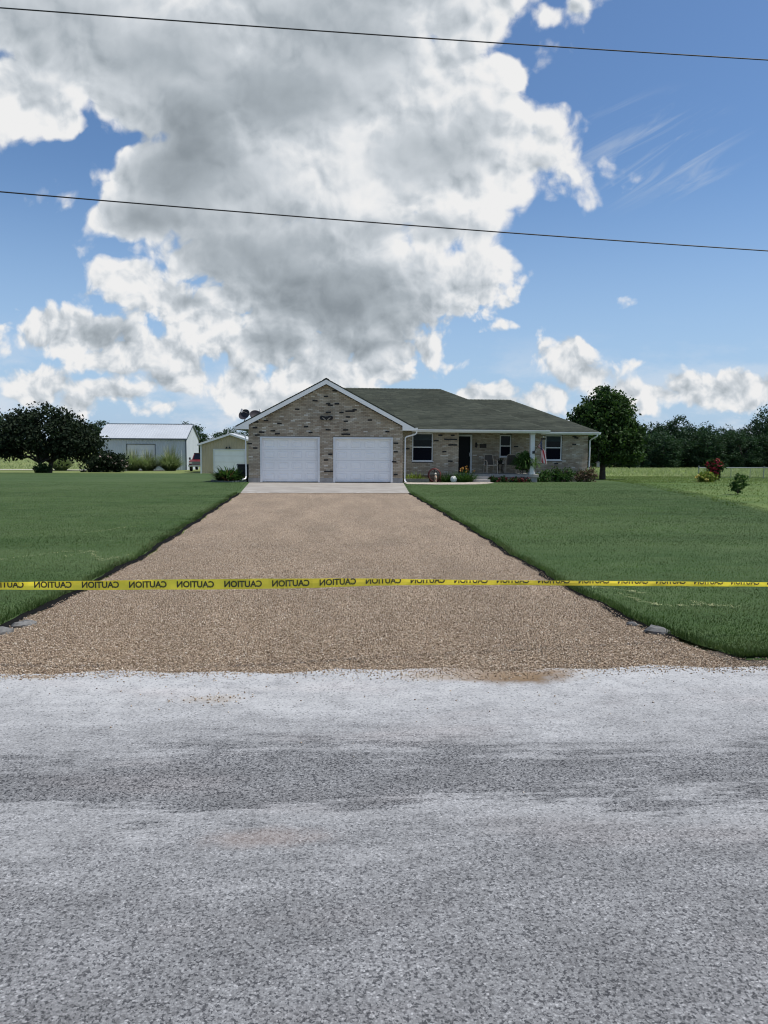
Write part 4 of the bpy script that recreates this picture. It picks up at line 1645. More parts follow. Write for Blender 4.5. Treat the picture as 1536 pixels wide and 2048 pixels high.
# plants along the front
M_lime = leafmat('lime_leaf', (.09, .15, .025), (.17, .21, .04))
M_green = leafmat('green_leaf', (.028, .070, .020), (.060, .115, .032))
M_dgreen = leafmat('deep_green_leaf', (.012, .034, .012), (.032, .066, .022))
M_fern = leafmat('fern_leaf', (.045, .110, .028), (.115, .190, .055))
M_yel = leafmat('yellow_petal', (.66, .48, .10), (.78, .66, .26), .6, .25)
M_ora = leafmat('orange_petal', (.26, .10, .03), (.42, .26, .09), .6, .25)
M_red = leafmat('red_petal', (.22, .015, .035), (.44, .04, .075), .6, .25)
M_wine = leafmat('wine_petal', (.10, .014, .022), (.24, .035, .05), .6, .2)
M_pink = leafmat('pink_petal', (.40, .30, .30), (.58, .48, .46), .6, .25)
M_dry = leafmat('dry_leaf', (.075, .055, .038), (.16, .115, .080), .8, .15)
M_purple = leafmat('purple_leaf', (.008, .016, .010), (.032, .046, .026), .7, .2, .08)


def clump(name, label, cat, x, y, n, L, spread, w, mat, seed, rx, ry, droop=.5, z=None, fl=None, nf=0, fs=.04, fz=(.3, .6), group=None):
    z = terz(y) if z is None else z
    t = thing(name, label, cat, (x, y, z), group)
    arching('leaves', t, x, y, z, n, L, spread, w, mat, seed, rx, ry, droop)
    if fl:
        rng = np.random.default_rng(seed + 1)
        pts = np.stack([x + rng.normal(0, rx * .7, nf), y + rng.normal(0, ry * .7, nf), z + rng.uniform(*fz, nf)], -1)
        petals = (pts[:, None] + rng.normal(0, fs * .5, (nf, 5, 3))).reshape(-1, 3)
        v, f = leaf_quads(petals, fs * rng.uniform(.6, 1.1, len(petals)), rng, asp=1.2)
        mesh_np('flowers', v, f, fl, t, kind='stuff')
        m = MB()
        for p in pts:
            m.tube([(p[0] * .5 + x * .5, p[1] * .5 + y * .5, z), p], .006, 4)
        m.build('flower_stalks', M_green, t, kind='stuff')
    return t


clump('bed_plant', 'lime green low plant behind the timber edging by the garage', 'plant', 4.32, 37.0, 190, .62, .9, .035, M_lime, 3, .42, .22)
clump('daylily', 'dark green daylily clump left of the white stone', 'daylily', 5.95, 37.3, 170, .62, .9, .03, M_green, 5, .26, .18)
clump('daylily', 'orange flowering daylily clump beside the porch step', 'daylily', 6.78, 37.15, 330, .78, .9, .03, M_green, 6, .42, .22, fl=M_ora, nf=13, fs=.042, fz=(.55, .82))
rb = np.random.default_rng(8)
for k, (x0, lab) in enumerate(((8.22, 'dark red flowers at the foot of the porch, nearest the step'), (8.75, 'dark red flowers at the foot of the porch, second from the step'), (9.3, 'dark red flowers at the foot of the porch, third from the step'), (9.78, 'dark red flowers at the foot of the porch, nearest the column'))):
    bush('flower_plant', lab, 'flowers', x0, 37.3, [(0, 0, .13, .27, .2, .16)], M_dgreen, 26, 14, .06, .035, 40 + k, 'red flowers along the porch', M_wine, 26, .032, stem=.008)
bush('shrub', 'low leafy shrub right of the porch column', 'shrub', 10.95, 38.4, [(0, 0, .2, .42, .3, .28), (.2, .1, .38, .25, .2, .25)], M_green, 50, 20, .10, .035, 51, 'shrubs under the right window', M_dry, 16, .03, stem=.01)
bush('shrub', 'half dried green shrub below the right bedroom window', 'shrub', 12.1, 38.7, [(0, 0, .25, .5, .3, .32), (-.3, 0, .42, .25, .2, .3), (.3, 0, .4, .3, .2, .3)], M_green, 70, 20, .10, .035, 52, 'shrubs under the right window', M_dry, 40, .035, stem=.01)
bush('shrub', 'brown dried shrub at the right corner of the house', 'shrub', 13.35, 38.7, [(0, 0, .25, .55, .3, .34), (.3, 0, .5, .25, .2, .3), (-.2, 0, .4, .3, .2, .28)], M_dry, 70, 20, .10, .032, 53, 'shrubs under the right window', M_green, 50, .035, stem=.01)

# porch furniture
M_chair = pmat('chair_metal', (.50, .43, .35), .5)
M_sling = pmat('chair_sling', (.030, .028, .028), .8)


def patio_chair(label, x, y, z, rot):
    t = thing('patio_chair', label, 'chair', (x, y, z), 'patio chairs on the porch')
    M = Matrix.Translation((x, y, z)) @ Matrix.Rotation(rot, 4, 'Z')
    W = lambda *p: tuple(M @ Vector(p))
    m = MB()
    m.tube([W(-.24, -.24, .42), W(.24, -.24, .42), W(.24, .22, .40), W(-.24, .22, .40), W(-.24, -.24, .42)], .020, 6)
    m.build('seat_frame', M_chair, t)
    m = MB()
    m.box(-.23, .23, -.23, .22, .405, .43, M)
    m.build('seat', M_sling, t, bevel=.008)
    m = MB()
    for s_ in (-1, 1):
        m.tube([W(.25 * s_, .20, .38), W(.25 * s_, .27, .62), W(.22 * s_, .34, .92), W(.12 * s_, .355, .96), W(0, .36, .965)], .018, 6)
    m.build('back_frame', M_chair, t)
    m = MB()
    m.face([W(-.22, .215, .44), W(.22, .215, .44), W(.21, .335, .93), W(-.21, .335, .93)])
    m.face([W(-.22, .235, .44), W(-.21, .355, .93), W(.21, .355, .93), W(.22, .235, .44)])
    m.build('backrest', pmat('sling_back', (.07, .06, .052), .8), t)
    for s_ in (-1, 1):
        m = MB()
        m.tube([W(.26 * s_, .27, .62), W(.28 * s_, .05, .67), W(.28 * s_, -.20, .66), W(.275 * s_, -.28, .58), W(.27 * s_, -.26, .42)], .022, 6)
        m.build('armrest', M_chair, t)
        m = MB()
        m.tube([W(.27 * s_, -.26, .42), W(.28 * s_, -.30, .01)], .021, 6)
        m.build('leg', M_chair, t)
        m = MB()
        m.tube([W(.25 * s_, .22, .40), W(.27 * s_, .32, .01)], .015, 6)
        m.build('leg', M_chair, t)


patio_chair('bronze patio chair nearest the front door', 8.33, 38.55, .172, .12)
patio_chair('bronze patio chair half hidden by the big fern', 9.45, 38.8, .172, -.3)
tb = thing('side_table', 'small black side table between the two patio chairs', 'table', (8.88, 38.75, .172))
m = MB()
m.lathe([(0, .66), (.22, .66), (.235, .645), (.22, .63), (0, .63)], 18, Matrix.Translation((8.88, 38.75, 0)))
m.build('tabletop', M_black, tb)
for k in range(4):
    a = PI / 4 + k * PI / 2
    m = MB()
    m.tube([(8.88 + .17 * math.cos(a), 38.75 + .17 * math.sin(a), .64), (8.88 + .12 * math.cos(a), 38.75 + .12 * math.sin(a), .42), (8.88 + .2 * math.cos(a), 38.75 + .2 * math.sin(a), .175)], .016, 6)
    m.build('leg', M_black, tb)
m = MB()
m.lathe([(0, .40), (.15, .40), (.16, .41), (0, .42)], 16, Matrix.Translation((8.88, 38.75, 0)))
m.build('shelf', M_black, tb)
pc = thing('plant_pot', 'dark pot of trailing plant on the small black side table', 'plant pot', (8.88, 38.75, .665))
m = MB()
m.lathe([(0, .665), (.09, .665), (.13, .80), (.14, .81), (.12, .80), (0, .78)], 14, Matrix.Translation((8.88, 38.75, 0)))
m.build('pot', M_black, pc)
arching('leaves', pc, 8.88, 38.75, .79, 40, .3, 1.1, .03, M_dgreen, 61, .08, .08, .8)
# crate-like dark box under the table
# fern on its stand
fs = thing('potted_fern', 'large bushy green fern in a pot on a dark stand by the porch column', 'fern', (9.98, 38.1, .172))
m = MB()
for k in range(4):
    a = PI / 4 + k * PI / 2
    m.tube([(9.98 + .12 * math.cos(a), 38.1 + .12 * math.sin(a), .42), (9.98 + .24 * math.cos(a), 38.1 + .24 * math.sin(a), .30), (9.98 + .17 * math.cos(a), 38.1 + .17 * math.sin(a), .22), (9.98 + .28 * math.cos(a), 38.1 + .28 * math.sin(a), .175)], .018, 6)
m.lathe([(.18, .40), (.20, .41), (.18, .43), (.16, .41), (.18, .40)], 16, Matrix.Translation((9.98, 38.1, 0)))
m.build('stand', M_black, fs)
m = MB()
m.lathe([(0, .41), (.14, .41), (.2, .66), (.215, .68), (.18, .67), (0, .64)], 16, Matrix.Translation((9.98, 38.1, 0)))
m.build('pot', pmat('pot_clay', (.10, .06, .045), .8), fs)
arching('fronds', fs, 9.98, 38.05, .62, 720, .90, 1.25, .045, M_fern, 62, .22, .18, .95)
# second ring of hanging leaves filling the ball
rng = np.random.default_rng(63)
pts, out, _ = crown_points([(9.98, 38.05, .80, .50, .38, .46)], 100, 12, .06, rng, .55)
v, f = leaf_quads(pts, .035 * rng.uniform(.7, 1.4, len(pts)), rng, asp=2.4, out=out, bias=.3)
mesh_np('leaflets', v, f, M_fern, fs)

# flag
fl = thing('flag', 'stars and stripes flag hanging limp from a short pole on the porch column', 'flag', (10.30, 37.66, 1.28))
pa, pb = Vector((10.30, 37.64, 1.26)), Vector((10.70, 37.35, 2.03))
m = MB()
m.tube([pa, pb], .013, 7)
m.build('pole', pmat('pole_brown', (.06, .04, .03), .5), fl)
m = MB()
m.lathe([(0, -.035), (.022, -.03), (.036, 0), (.022, .03), (0, .036)], 10, Matrix.Translation(pb))
m.build('finial', pmat('finial_white', (.75, .75, .72), .4), fl, smooth=True)
m = MB()
m.box(10.24, 10.36, 37.62, 37.668, 1.20, 1.33)
m.tube([(10.28, 37.65, 1.23), (10.33, 37.60, 1.33)], .022, 7)
m.build('bracket', M_dmetal, fl)
m = MB()
NS, NT_ = 26, 30
dpole = (pb - pa)
top_s, bot_s = .93, .42
fly = 1.02


def flag_pt(s, t):
    h = pa + dpole * (top_s + (bot_s - top_s) * s)
    # the cloth gathers below the upper part of the pole and hangs in folds
    gx = 10.63 + .07 * math.sin(s * 9.0 + t * 1.5) + .34 * (s - .5) * (.6 + .4 * t) + .10 * t
    gy = 37.36 + .06 * math.cos(s * 11.0 + t * 2.0) + .05 * s
    k = min(1, t / .35)
    k = k * k * (3 - 2 * k)
    x = h.x * (1 - k) + gx * k
    y = h.y * (1 - k) + gy * k
    z = h.z - fly * t * (.97 - .05 * s) - .14 * k * (1 - s)
    return Vector((x, y, z))


for i in range(NS):
    for j in range(NT_):
        m.cur = 2 if (i < 14 and j < 12) else (0 if (i // 2) % 2 == 0 else 1)
        m.face([flag_pt(i / NS, j / NT_), flag_pt((i + 1) / NS, j / NT_), flag_pt((i + 1) / NS, (j + 1) / NT_), flag_pt(i / NS, (j + 1) / NT_)])
m.build('cloth', [pmat('flag_red', (.40, .035, .05), .8), pmat('flag_white', (.72, .70, .70), .8), pmat('flag_blue', (.02, .03, .10), .8)], fl, smooth=False)
m = MB()
for r_ in range(9):
    for c_ in range(6 if r_ % 2 == 0 else 5):
        s0 = (r_ + 1) / 10 * 14 / NS
        t0 = (2 * c_ + (1 if r_ % 2 == 0 else 2)) / 12 * 12 / NT_
        p = flag_pt(s0, t0)
        ds = (flag_pt(s0 + .01, t0) - p).normalized()
        dt = (flag_pt(s0, t0 + .01) - p).normalized()
        nn = ds.cross(dt).normalized()
        for off in (.002, -.002):
            ring = []
            for q in range(10):
                a = q * PI / 5
                rr = .013 if q % 2 == 0 else .0055
                ring.append(p + nn * off + ds * math.cos(a) * rr + dt * math.sin(a) * rr)
            m.face(ring)
m.build('stars', pmat('flag_white', (.72, .70, .70), .8), fl)

# porch wall ornaments
for (x0, z0, lab) in ((7.76, 1.62, 'dark wall lantern just right of the front door'),):
    t = thing('wall_lantern', lab, 'lantern', (x0, Y2 - .02, z0))
    m = MB()
    m.box(x0 - .045, x0 + .045, Y2 - .05, Y2 - .017, z0 - .12, z0 + .12)
    m.tube([(x0, Y2 - .04, z0 + .05), (x0, Y2 - .12, z0 + .10), (x0, Y2 - .14, z0 + .04)], .01, 6)
    m.build('backplate', M_black, t)
    m = MB()
    m.lathe([(0, .05), (.075, .0), (.06, -.005), (.045, -.15), (0, -.17)], 8, Matrix.Translation((x0, Y2 - .14, z0 + .02)))
    m.build('lamp_shade', M_black, t)
t = thing('wall_plaque', 'dark square plaque on the porch wall right of the lantern', 'plaque', (8.12, Y2 - .02, 1.56))
m = MB()
m.box(7.95, 8.30, Y2 - .045, Y2 - .017, 1.46, 1.66)
m.build('board', pmat('plaque_brown', (.030, .022, .020), .7), t, bevel=.01)
m = MB()
m.tube([(8.0, Y2 - .03, 1.66), (8.12, Y2 - .03, 1.80), (8.25, Y2 - .03, 1.66)], .006, 5)
m.build('hanger', M_black, t)

# left bed: edging, canna-like plant, bin
m = MB()
ring = [(-5.35, 37.0), (-5.28, 36.3), (-5.0, 35.85), (-4.6, 35.7), (-4.2, 35.78), (-3.95, 36.05), (-3.72, 36.35)]
for k in range(len(ring) - 1):
    a, b2 = Vector((*ring[k], 0)), Vector((*ring[k + 1], 0))
    d_ = (b2 - a)
    s_ = Vector((-d_.y, d_.x, 0)).normalized() * .05
    pts = [a - s_, b2 - s_, b2 + s_, a + s_]
    m.prism([(p.x, p.y) for p in pts], 'z', -.32, -.10 - .004 * (k % 2))
o = m.build('bed_edging', pmat('edging_grey', (.10, .125, .115), .8, noise=.2, nscale=8), loc=(-4.6, 36.0, -.25))
tag(o, 'curved grey edging round the plant bed left of the garage', 'edging')
cn = thing('canna', 'broad leaved green and reddish plant at the left garage corner', 'plant', (-4.52, 36.35, terz(36.4)))
arching('leaves', cn, -4.52, 36.35, -.2, 300, .95, 1.05, .085, M_green, 71, .36, .28, .55)
arching('red_leaves', cn, -4.62, 36.25, -.2, 70, .85, 1.1, .07, leafmat('reddish_leaf', (.07, .035, .025), (.16, .09, .06)), 72, .36, .28, .6)
arching('inner_leaves', cn, -4.5, 36.4, -.2, 200, .7, .9, .07, M_dgreen, 73, .34, .28, .7)
bn_ = thing('trash_bin', 'black trash bin behind the plant at the left garage corner', 'trash bin', (-3.98, 37.45, terz(37.5)))
m = MB()
zb = terz(37.5)
m.prism([(-4.18, zb + .02), (-3.74, zb + .02), (-3.70, zb + .80), (-4.22, zb + .80)], 'y', 37.2, 37.7)
m.build('body', M_black, bn_, bevel=.02)
m = MB()
m.prism([(37.16, zb + .805), (37.74, zb + .805), (37.74, zb + .86), (37.45, zb + .88), (37.18, zb + .85)], 'x', -4.25, -3.68)
m.build('lid', M_black, bn_, bevel=.012)

# ------------------------------------------------------------------ caution tape across the driveway mouth
TP = [(-14.0, 6.6, .60, .060), (-2.95, 5.93, .578, .050), (-2.44, 5.90, .580, .056), (-1.84, 5.85, .582, .068), (-1.2, 5.80, .590, .076), (-.57, 5.75, .598, .079), (.0, 5.80, .597, .070), (.45, 5.90, .592, .052), (.95, 5.98, .576, .042), (1.4, 6.05, .560, .038), (2.74, 6.25, .508, .036), (3.88, 6.40, .462, .038), (5.2, 6.6, .42, .04), (14.0, 7.6, .30, .07)]
TX = np.array([p[0] for p in TP])


def tape_at(x):
    return [float(np.interp(x, TX, [p[k] for p in TP])) for k in (1, 2, 3)]


M_tape = leafmat('tape_yellow', (.97, .80, .085), (.97, .80, .085), .4, .35, .4)
M_ink = pmat('tape_ink', (.03, .035, .012), .45)
tp = thing('caution_tape', 'yellow CAUTION tape with mirrored black lettering strung across the driveway', 'caution tape', (0, 5.8, .58))
xs = np.linspace(-13.9, 13.9, 420)
m = MB()
rows = []
for k, x in enumerate(xs):
    y, zb, h = tape_at(x)
    rip = .004 * math.sin(x * 9) + .003 * math.sin(x * 23)
    dy_ = math.sqrt(max(0, .079 ** 2 - h * h)) * .15
    rows.append([(x, y + rip, zb), (x, y + rip + .002 * math.sin(x * 15), zb + h * .5), (x, y + rip + dy_ * .3, zb + h)])
for k in range(len(xs) - 1):
    for j in range(2):
        m.face([rows[k][j], rows[k + 1][j], rows[k + 1][j + 1], rows[k][j + 1]])
# the part folded back over the top edge
for k in range(len(xs) - 1):
    (xa, ya, za), (xb, yb, zb2) = rows[k][2], rows[k + 1][2]
    ha, hb = tape_at(xs[k])[2], tape_at(xs[k + 1])[2]
    if ha < .074 or hb < .074:
        m.face([(xa, ya, za), (xb, yb, zb2), (xb, yb + .012, zb2 - max(.002, .079 - hb)), (xa, ya + .012, za - max(.002, .079 - ha))])
m.build('ribbon', M_tape, tp, smooth=True)

cu = bpy.data.curves.new('lettering', 'FONT')
cu.body = 'CAUTION'
cu.size = 1.0
cu.resolution_u = 3
cu.offset = .03
co = bpy.data.objects.new('lettering_source', cu)
C.objects.link(co)
dg = bpy.context.evaluated_depsgraph_get()
word = bpy.data.meshes.new_from_object(co.evaluated_get(dg))
bpy.data.objects.remove(co)
import bmesh
wv_ = np.array([v.co[:] for v in word.vertices])
w0, w1 = wv_[:, 0].min(), wv_[:, 0].max()
h0, h1_ = wv_[:, 1].min(), wv_[:, 1].max()
LW, LH, PITCH = .280, .050, .3555
for k in range(-29, 42):
    xc = -2.04 - 2 * PITCH + .0 + PITCH * (k + 1)
    if xc - LW / 2 < -13.8 or xc + LW / 2 > 13.8:
        continue
    bm = bmesh.new()
    bm.from_mesh(word)
    for v in bm.verts:
        s_ = (v.co.x - w0) / (w1 - w0)
        hh = (v.co.y - h0) / (h1_ - h0)
        v.co = Vector((xc - LW * (s_ - .5), 0,   .0150 + hh * LH))          # mirrored left to right
    hc = tape_at(xc)[2] - .0015
    if hc < .0150 + LH:
        bmesh.ops.bisect_plane(bm, geom=bm.verts[:] + bm.edges[:] + bm.faces[:], plane_co=(0, 0, hc), plane_no=(0, 0, 1), clear_outer=True)
    for v in bm.verts:
        y, zb, h = tape_at(v.co.x)
        rip = .004 * math.sin(v.co.x * 9) + .003 * math.sin(v.co.x * 23)
        v.co = Vector((v.co.x, y + rip - .004, zb + v.co.z)) - origin(tp)
    me = bpy.data.meshes.new('lettering')
    bm.to_mesh(me)
    bm.free()
    me.materials.append(M_ink)
    o = bpy.data.objects.new('lettering', me)
    C.objects.link(o)
    o.parent = tp

# ------------------------------------------------------------------ stones at the driveway corners
def rock(label, x, y, sx, sy, sz, seed, col=(.20, .20, .20), rot=0.0, z=None):
    rng = np.random.default_rng(seed)
    m = MB()
    m.lathe([(.0, -1), (.7, -.8), (1, -.2), (.95, .35), (.6, .85), (.0, 1)], 11)
    m.v = [tuple(np.array(p) * (1 + rng.normal(0, .10))) for p in m.v]
    c, s_ = math.cos(rot), math.sin(rot)
    z = terz(y) if z is None else z
    m.v = [(x + (p[0] * c * sx - p[1] * s_ * sy), y + (p[0] * s_ * sx + p[1] * c * sy), z + p[2] * sz) for p in m.v]
    o = m.build('rock', pmat('rock_grey', (.13, .13, .128), .85, noise=.25, nscale=12, bump=.5, bscale=30), loc=(x, y, z))
    tag(o, label, 'rock', 'stones at the corners of the driveway')


rock('flat grey stone at the left driveway corner, nearer the road', -2.95, 6.98, .14, .09, .06, 1, rot=.5)
rock('long grey stone half sunk at the left driveway edge, just behind the flat one', -2.82, 7.3, .13, .06, .045, 2, rot=.9)
rock('rounded grey stone in the grass at the right driveway corner', 3.03, 6.72, .12, .07, .06, 4, rot=-.5)
rock('small pale stone just up the edge from the rounded one on the right', 2.93, 7.05, .06, .035, .03, 5, rot=-.6)

# ------------------------------------------------------------------ overhead wires
M_wire = pmat('wire_black', (.018, .018, .02), .6)


def wire(label, p0, p1, r, sag):
    m = MB()
    p0, p1 = Vector(p0), Vector(p1)
    d_ = p1 - p0
    path = []
    for k in range(41):
        t = -2.0 + 5.0 * k / 40
        q = p0 + d_ * t
        q.z += -sag * (1 - ((t - .5) / 2.5) ** 2) + sag * (1 - (.5 / 2.5) ** 2)
        path.append(q)
    m.tube(path, r, 6)
    o = m.build('power_line', M_wire, smooth=True, loc=p0)
    tag(o, label, 'wire', 'overhead lines above the driveway mouth')


wire('higher of the two overhead wires, near the top of the sky', (-4.88, 12.6, 8.17), (7.50, 13.2, 8.23), .0098, .55)
wire('lower of the two overhead wires, crossing the big cloud', (-4.90, 12.4, 5.43), (7.79, 13.4, 5.12), .0098, .8)

# ------------------------------------------------------------------ barn
M_bwhite = pmat('barn_white', (.47, .51, .545), .5, noise=.06, nscale=.6)
M_broof = pmat('barn_roof', (.40, .43, .46), .4, noise=.05, nscale=.5)
M_btrim = pmat('barn_trim', (.055, .075, .095), .5)
barn = thing('metal_barn', 'white metal barn with dark corner trim beyond the left lawn', 'barn', (-22, 92, terz(92)))


def ribbed(name, parent, P0, P1, z0, z1, mat, pitch=.30, top=None, holes=(), depth=.035):
    """sheet metal wall with raised ribs; top(u) gives the upper edge"""
    P0, P1 = Vector((*P0, 0)), Vector((*P1, 0))
    W = (P1 - P0).length
    ud = (P1 - P0).normalized()
    nd = Vector((ud.y, -ud.x, 0))
    us = [(0, 0.0)]
    u = 0
    while u + pitch < W:
        us += [(u + pitch * .72, 0), (u + pitch * .80, depth), (u + pitch * .92, depth), (u + pitch, 0)]
        u += pitch
    us.append((W, 0))
    for h in holes:
        us += [(h[0], 0), (h[1], 0)]
    us.sort(key=lambda q: q[0])
    m = MB()
    for (a, da), (b2, db) in zip(us[:-1], us[1:]):
        if b2 - a < 1e-6:
            continue
        pa_, pb_ = P0 + ud * a + nd * da, P0 + ud * b2 + nd * db
        ta, tb_ = (top(a), top(b2)) if top else (z1, z1)
        zs = z0
        for h in holes:
            if a >= h[0] - 1e-6 and b2 <= h[1] + 1e-6:
                zs = h[3]
        m.face([(pa_.x, pa_.y, zs), (pb_.x, pb_.y, zs), (pb_.x, pb_.y, tb_), (pa_.x, pa_.y, ta)])
    return m.build(name, mat, parent)


BX0, BX1, BY0, BY1 = -26.45, -16.35, 92.0, 101.0
BZ, BE, BR = terz(92) - .3, 1.98, 3.70
ym = (BY0 + BY1) / 2
dx0, dx1 = -23.2, -19.85
ribbed('wall', barn, (BX0, BY0), (BX1, BY0), BZ, BE, M_bwhite, .30, holes=[(dx0 - BX0, dx1 - BX0, BZ, 1.34)])
ribbed('wall', barn, (BX1, BY0), (BX1, BY1), BZ, BE, M_bwhite, .30, top=lambda u: BE + (BR - BE) * (1 - abs(u - 4.5) / 4.5))
ribbed('wall', barn, (BX1, BY1), (BX0, BY1), BZ, BE, M_bwhite, .30)
ribbed('wall', barn, (BX0, BY1), (BX0, BY0), BZ, BE, M_bwhite, .30, top=lambda u: BE + (BR - BE) * (1 - abs(u - 4.5) / 4.5))
for s_, y0 in ((1, BY0 - .25), (-1, BY1 + .25)):
    zlo = BE - .02
    z_at = lambda y: BR + .06 - (BR - BE) * abs(y - ym) / 4.5
    m = MB()
    n_ = 34
    for k in range(n_):
        a = BX0 - .15 + (BX1 - BX0 + .3) * k / n_
        w_ = (BX1 - BX0 + .3) / n_
        for (c0, d0, c1, d1) in ((a, 0, a + w_ * .75, 0), (a + w_ * .75, 0, a + w_ * .82, .025), (a + w_ * .82, .025, a + w_ * .93, .025), (a + w_ * .93, .025, a + w_, 0)):
            m.face([(c0, y0, z_at(y0) + d0), (c1, y0, z_at(y0) + d1), (c1, ym, z_at(ym) + d1), (c0, ym, z_at(ym) + d0)])
    m.build('roof', M_broof, barn)
m = MB()
m.box(BX0 - .15, BX1 + .15, ym - .16, ym + .16, BR + .075, BR + .12)
m.build('ridge_cap', pmat('barn_ridge', (.33, .38, .43), .5), barn)
m = MB()
m.box(BX0 - .15, BX1 + .16, BY0 - .30, BY0 - .262, BE - .12, BE + .03)
m.build('eave_trim', M_btrim, barn)
for (a, b2) in ((BX1 - .06, BX1 + .06), (BX0 - .06, BX0 + .06)):
    m = MB()
    m.box(a, b2, BY0 - .06, BY0 + .06, BZ, BE - .01)
    m.build('corner_trim', M_btrim, barn)
m = MB()
for y0, y1 in ((BY0 - .27, ym), (BY1 + .27, ym)):
    m.v += []
    q = [(BX1 + .17, y0, z_at(y0) + .05), (BX1 + .17, y1, z_at(y1) + .05), (BX1 + .17, y1, z_at(y1) - .14), (BX1 + .17, y0, z_at(y0) - .14)]
    m.face(q)
    m.face([(p[0] - .03, p[1], p[2]) for p in q][::-1])
    m.face([q[0], q[1], (q[1][0] - .03, q[1][1], q[1][2]), (q[0][0] - .03, q[0][1], q[0][2])])
    m.face([q[3], q[2], (q[2][0] - .03, q[2][1], q[2][2]), (q[3][0] - .03, q[3][1], q[3][2])])
m.build('rake_trim', M_btrim, barn)
m = MB()
for k in range(5):
    h = (1.28 - BZ) / 5
    m.box(dx0 + .06, dx1 - .06, BY0 + .05, BY0 + .09, BZ + k * h + .01, BZ + (k + 1) * h - .01)
bd = m.build('barn_door', pmat('barn_door_white', (.60, .62, .63), .5), barn)
m = MB()
m.box(dx0, dx0 + .06, BY0 - .045, BY0 + .1, BZ, 1.34)
m.box(dx1 - .06, dx1, BY0 - .045, BY0 + .1, BZ, 1.34)
m.box(dx0 + .06, dx1 - .06, BY0 - .045, BY0 + .1, 1.28, 1.34)
m.build('door_frame', M_btrim, barn)

# ------------------------------------------------------------------ yellow shed
M_shed = pmat('shed_tan', (.50, .415, .285), .6, noise=.06, nscale=1)
SY = 70.0
SX0, SXM = -11.12, -8.52
SX1 = 2 * SXM - SX0
SZ, SE = terz(SY) - .1, 1.42
SR = 2.30
shed = thing('tan_shed', 'tan metal shed with white roof and door beside the garage', 'shed', (SXM, SY, terz(SY)))
sd0, sd1 = -9.98, -7.2
hw = SXM - SX0
ribbed('wall', shed, (SX0, SY), (SX1, SY), SZ, SE, M_shed, .23, top=lambda u: SE + (SR - SE) * (1 - abs(u - hw) / hw), holes=[(sd0 - SX0, sd1 - SX0, SZ, .99)], depth=.03)
ribbed('wall', shed, (SX0, SY + 8), (SX0, SY), SZ, SE, M_shed, .23)
ribbed('wall', shed, (SX1, SY), (SX1, SY + 8), SZ, SE, M_shed, .23)
m = MB()
m.prism([(SX0, SZ), (SX1, SZ), (SX1, SE), (SXM, SR), (SX0, SE)], 'y', SY + 7.9, SY + 8)
m.build('wall', M_shed, shed)
for s_ in (-1, 1):
    ex = SXM + s_ * (hw + .28)
    ez = SE - (SR - SE) / hw * .28
    m = MB()
    n_ = 26
    for k in range(n_):
        a = SY - .30 + 8.6 * k / n_
        w_ = 8.6 / n_
        for (c0, d0, c1, d1) in ((a, 0, a + w_ * .7, 0), (a + w_ * .7, 0, a + w_ * .8, .025), (a + w_ * .8, .025, a + w_ * .9, .025), (a + w_ * .9, .025, a + w_, 0)):
            m.face([(ex, c0, ez + .13 + d0), (ex, c1, ez + .13 + d1), (SXM, c1, SR + .13 + d1), (SXM, c0, SR + .13 + d0)])
    m.build('roof', M_broof, shed)
    m = MB()
    m.prism([(ex, ez - .03), (SXM, SR - .03), (SXM, SR + .125), (ex, ez + .125)], 'y', SY - .305, SY - .27)
    m.build('rake_trim', M_trim, shed)
    m = MB()
    x_a, x_b = sorted((ex, ex - s_ * .03))
    m.box(x_a, x_b, SY - .268, SY + 8.25, ez - .03, ez + .12)
    m.build('eave_trim', M_trim, shed)
    m = MB()
    cx_ = SXM + s_ * hw
    m.box(cx_ - .07, cx_ + .07, SY - .07, SY + .07, SZ, SE - .005)
    m.build('corner_trim', M_trim, shed)
m = MB()
for k in range(4):
    h = (.95 - SZ) / 4
    m.box(sd0 + .05, sd1 - .05, SY + .05, SY + .09, SZ + k * h + .008, SZ + (k + 1) * h - .008)
m.build('shed_door', M_door, shed)
m = MB()
m.box(sd0 - .06, sd0 + .05, SY - .05, SY + .1, SZ, 1.03)
m.box(sd1 - .05, sd1 + .06, SY - .05, SY + .1, SZ, 1.03)
m.box(sd0 + .05, sd1 - .05, SY - .05, SY + .1, .95, 1.03)
m.build('door_frame', M_trim, shed)
for k, (x0, lab) in enumerate(((-8.86, 0), (-8.58, 0))):
    m = MB()
    m.lathe([(0, .10), (.05, .09), (.06, .02), (.10, -.05), (.09, -.06), (0, -.03)], 10, Matrix.Translation((x0, SY - .12, 1.13)))
    m.tube([(x0, SY - .02, 1.2), (x0, SY - .12, 1.22)], .03, 6)
    m.build('flood_light', M_black, shed)

# ------------------------------------------------------------------ red pickup truck, nose towards the road
tk = thing('pickup_truck', 'red pickup truck parked between the white barn and the tan shed', 'truck', (-13.1, 82, terz(82)))
TXC, TY0, TZ0 = -13.15, 80.6, terz(81)
M_red_p = pmat('truck_red', (.12, .012, .014), .4, spec=.3)
M_chrome = pmat('chrome', (.45, .45, .46), .25, metal=.9)
Wp = lambda x, y, z: (TXC + x, TY0 + y, TZ0 + z)
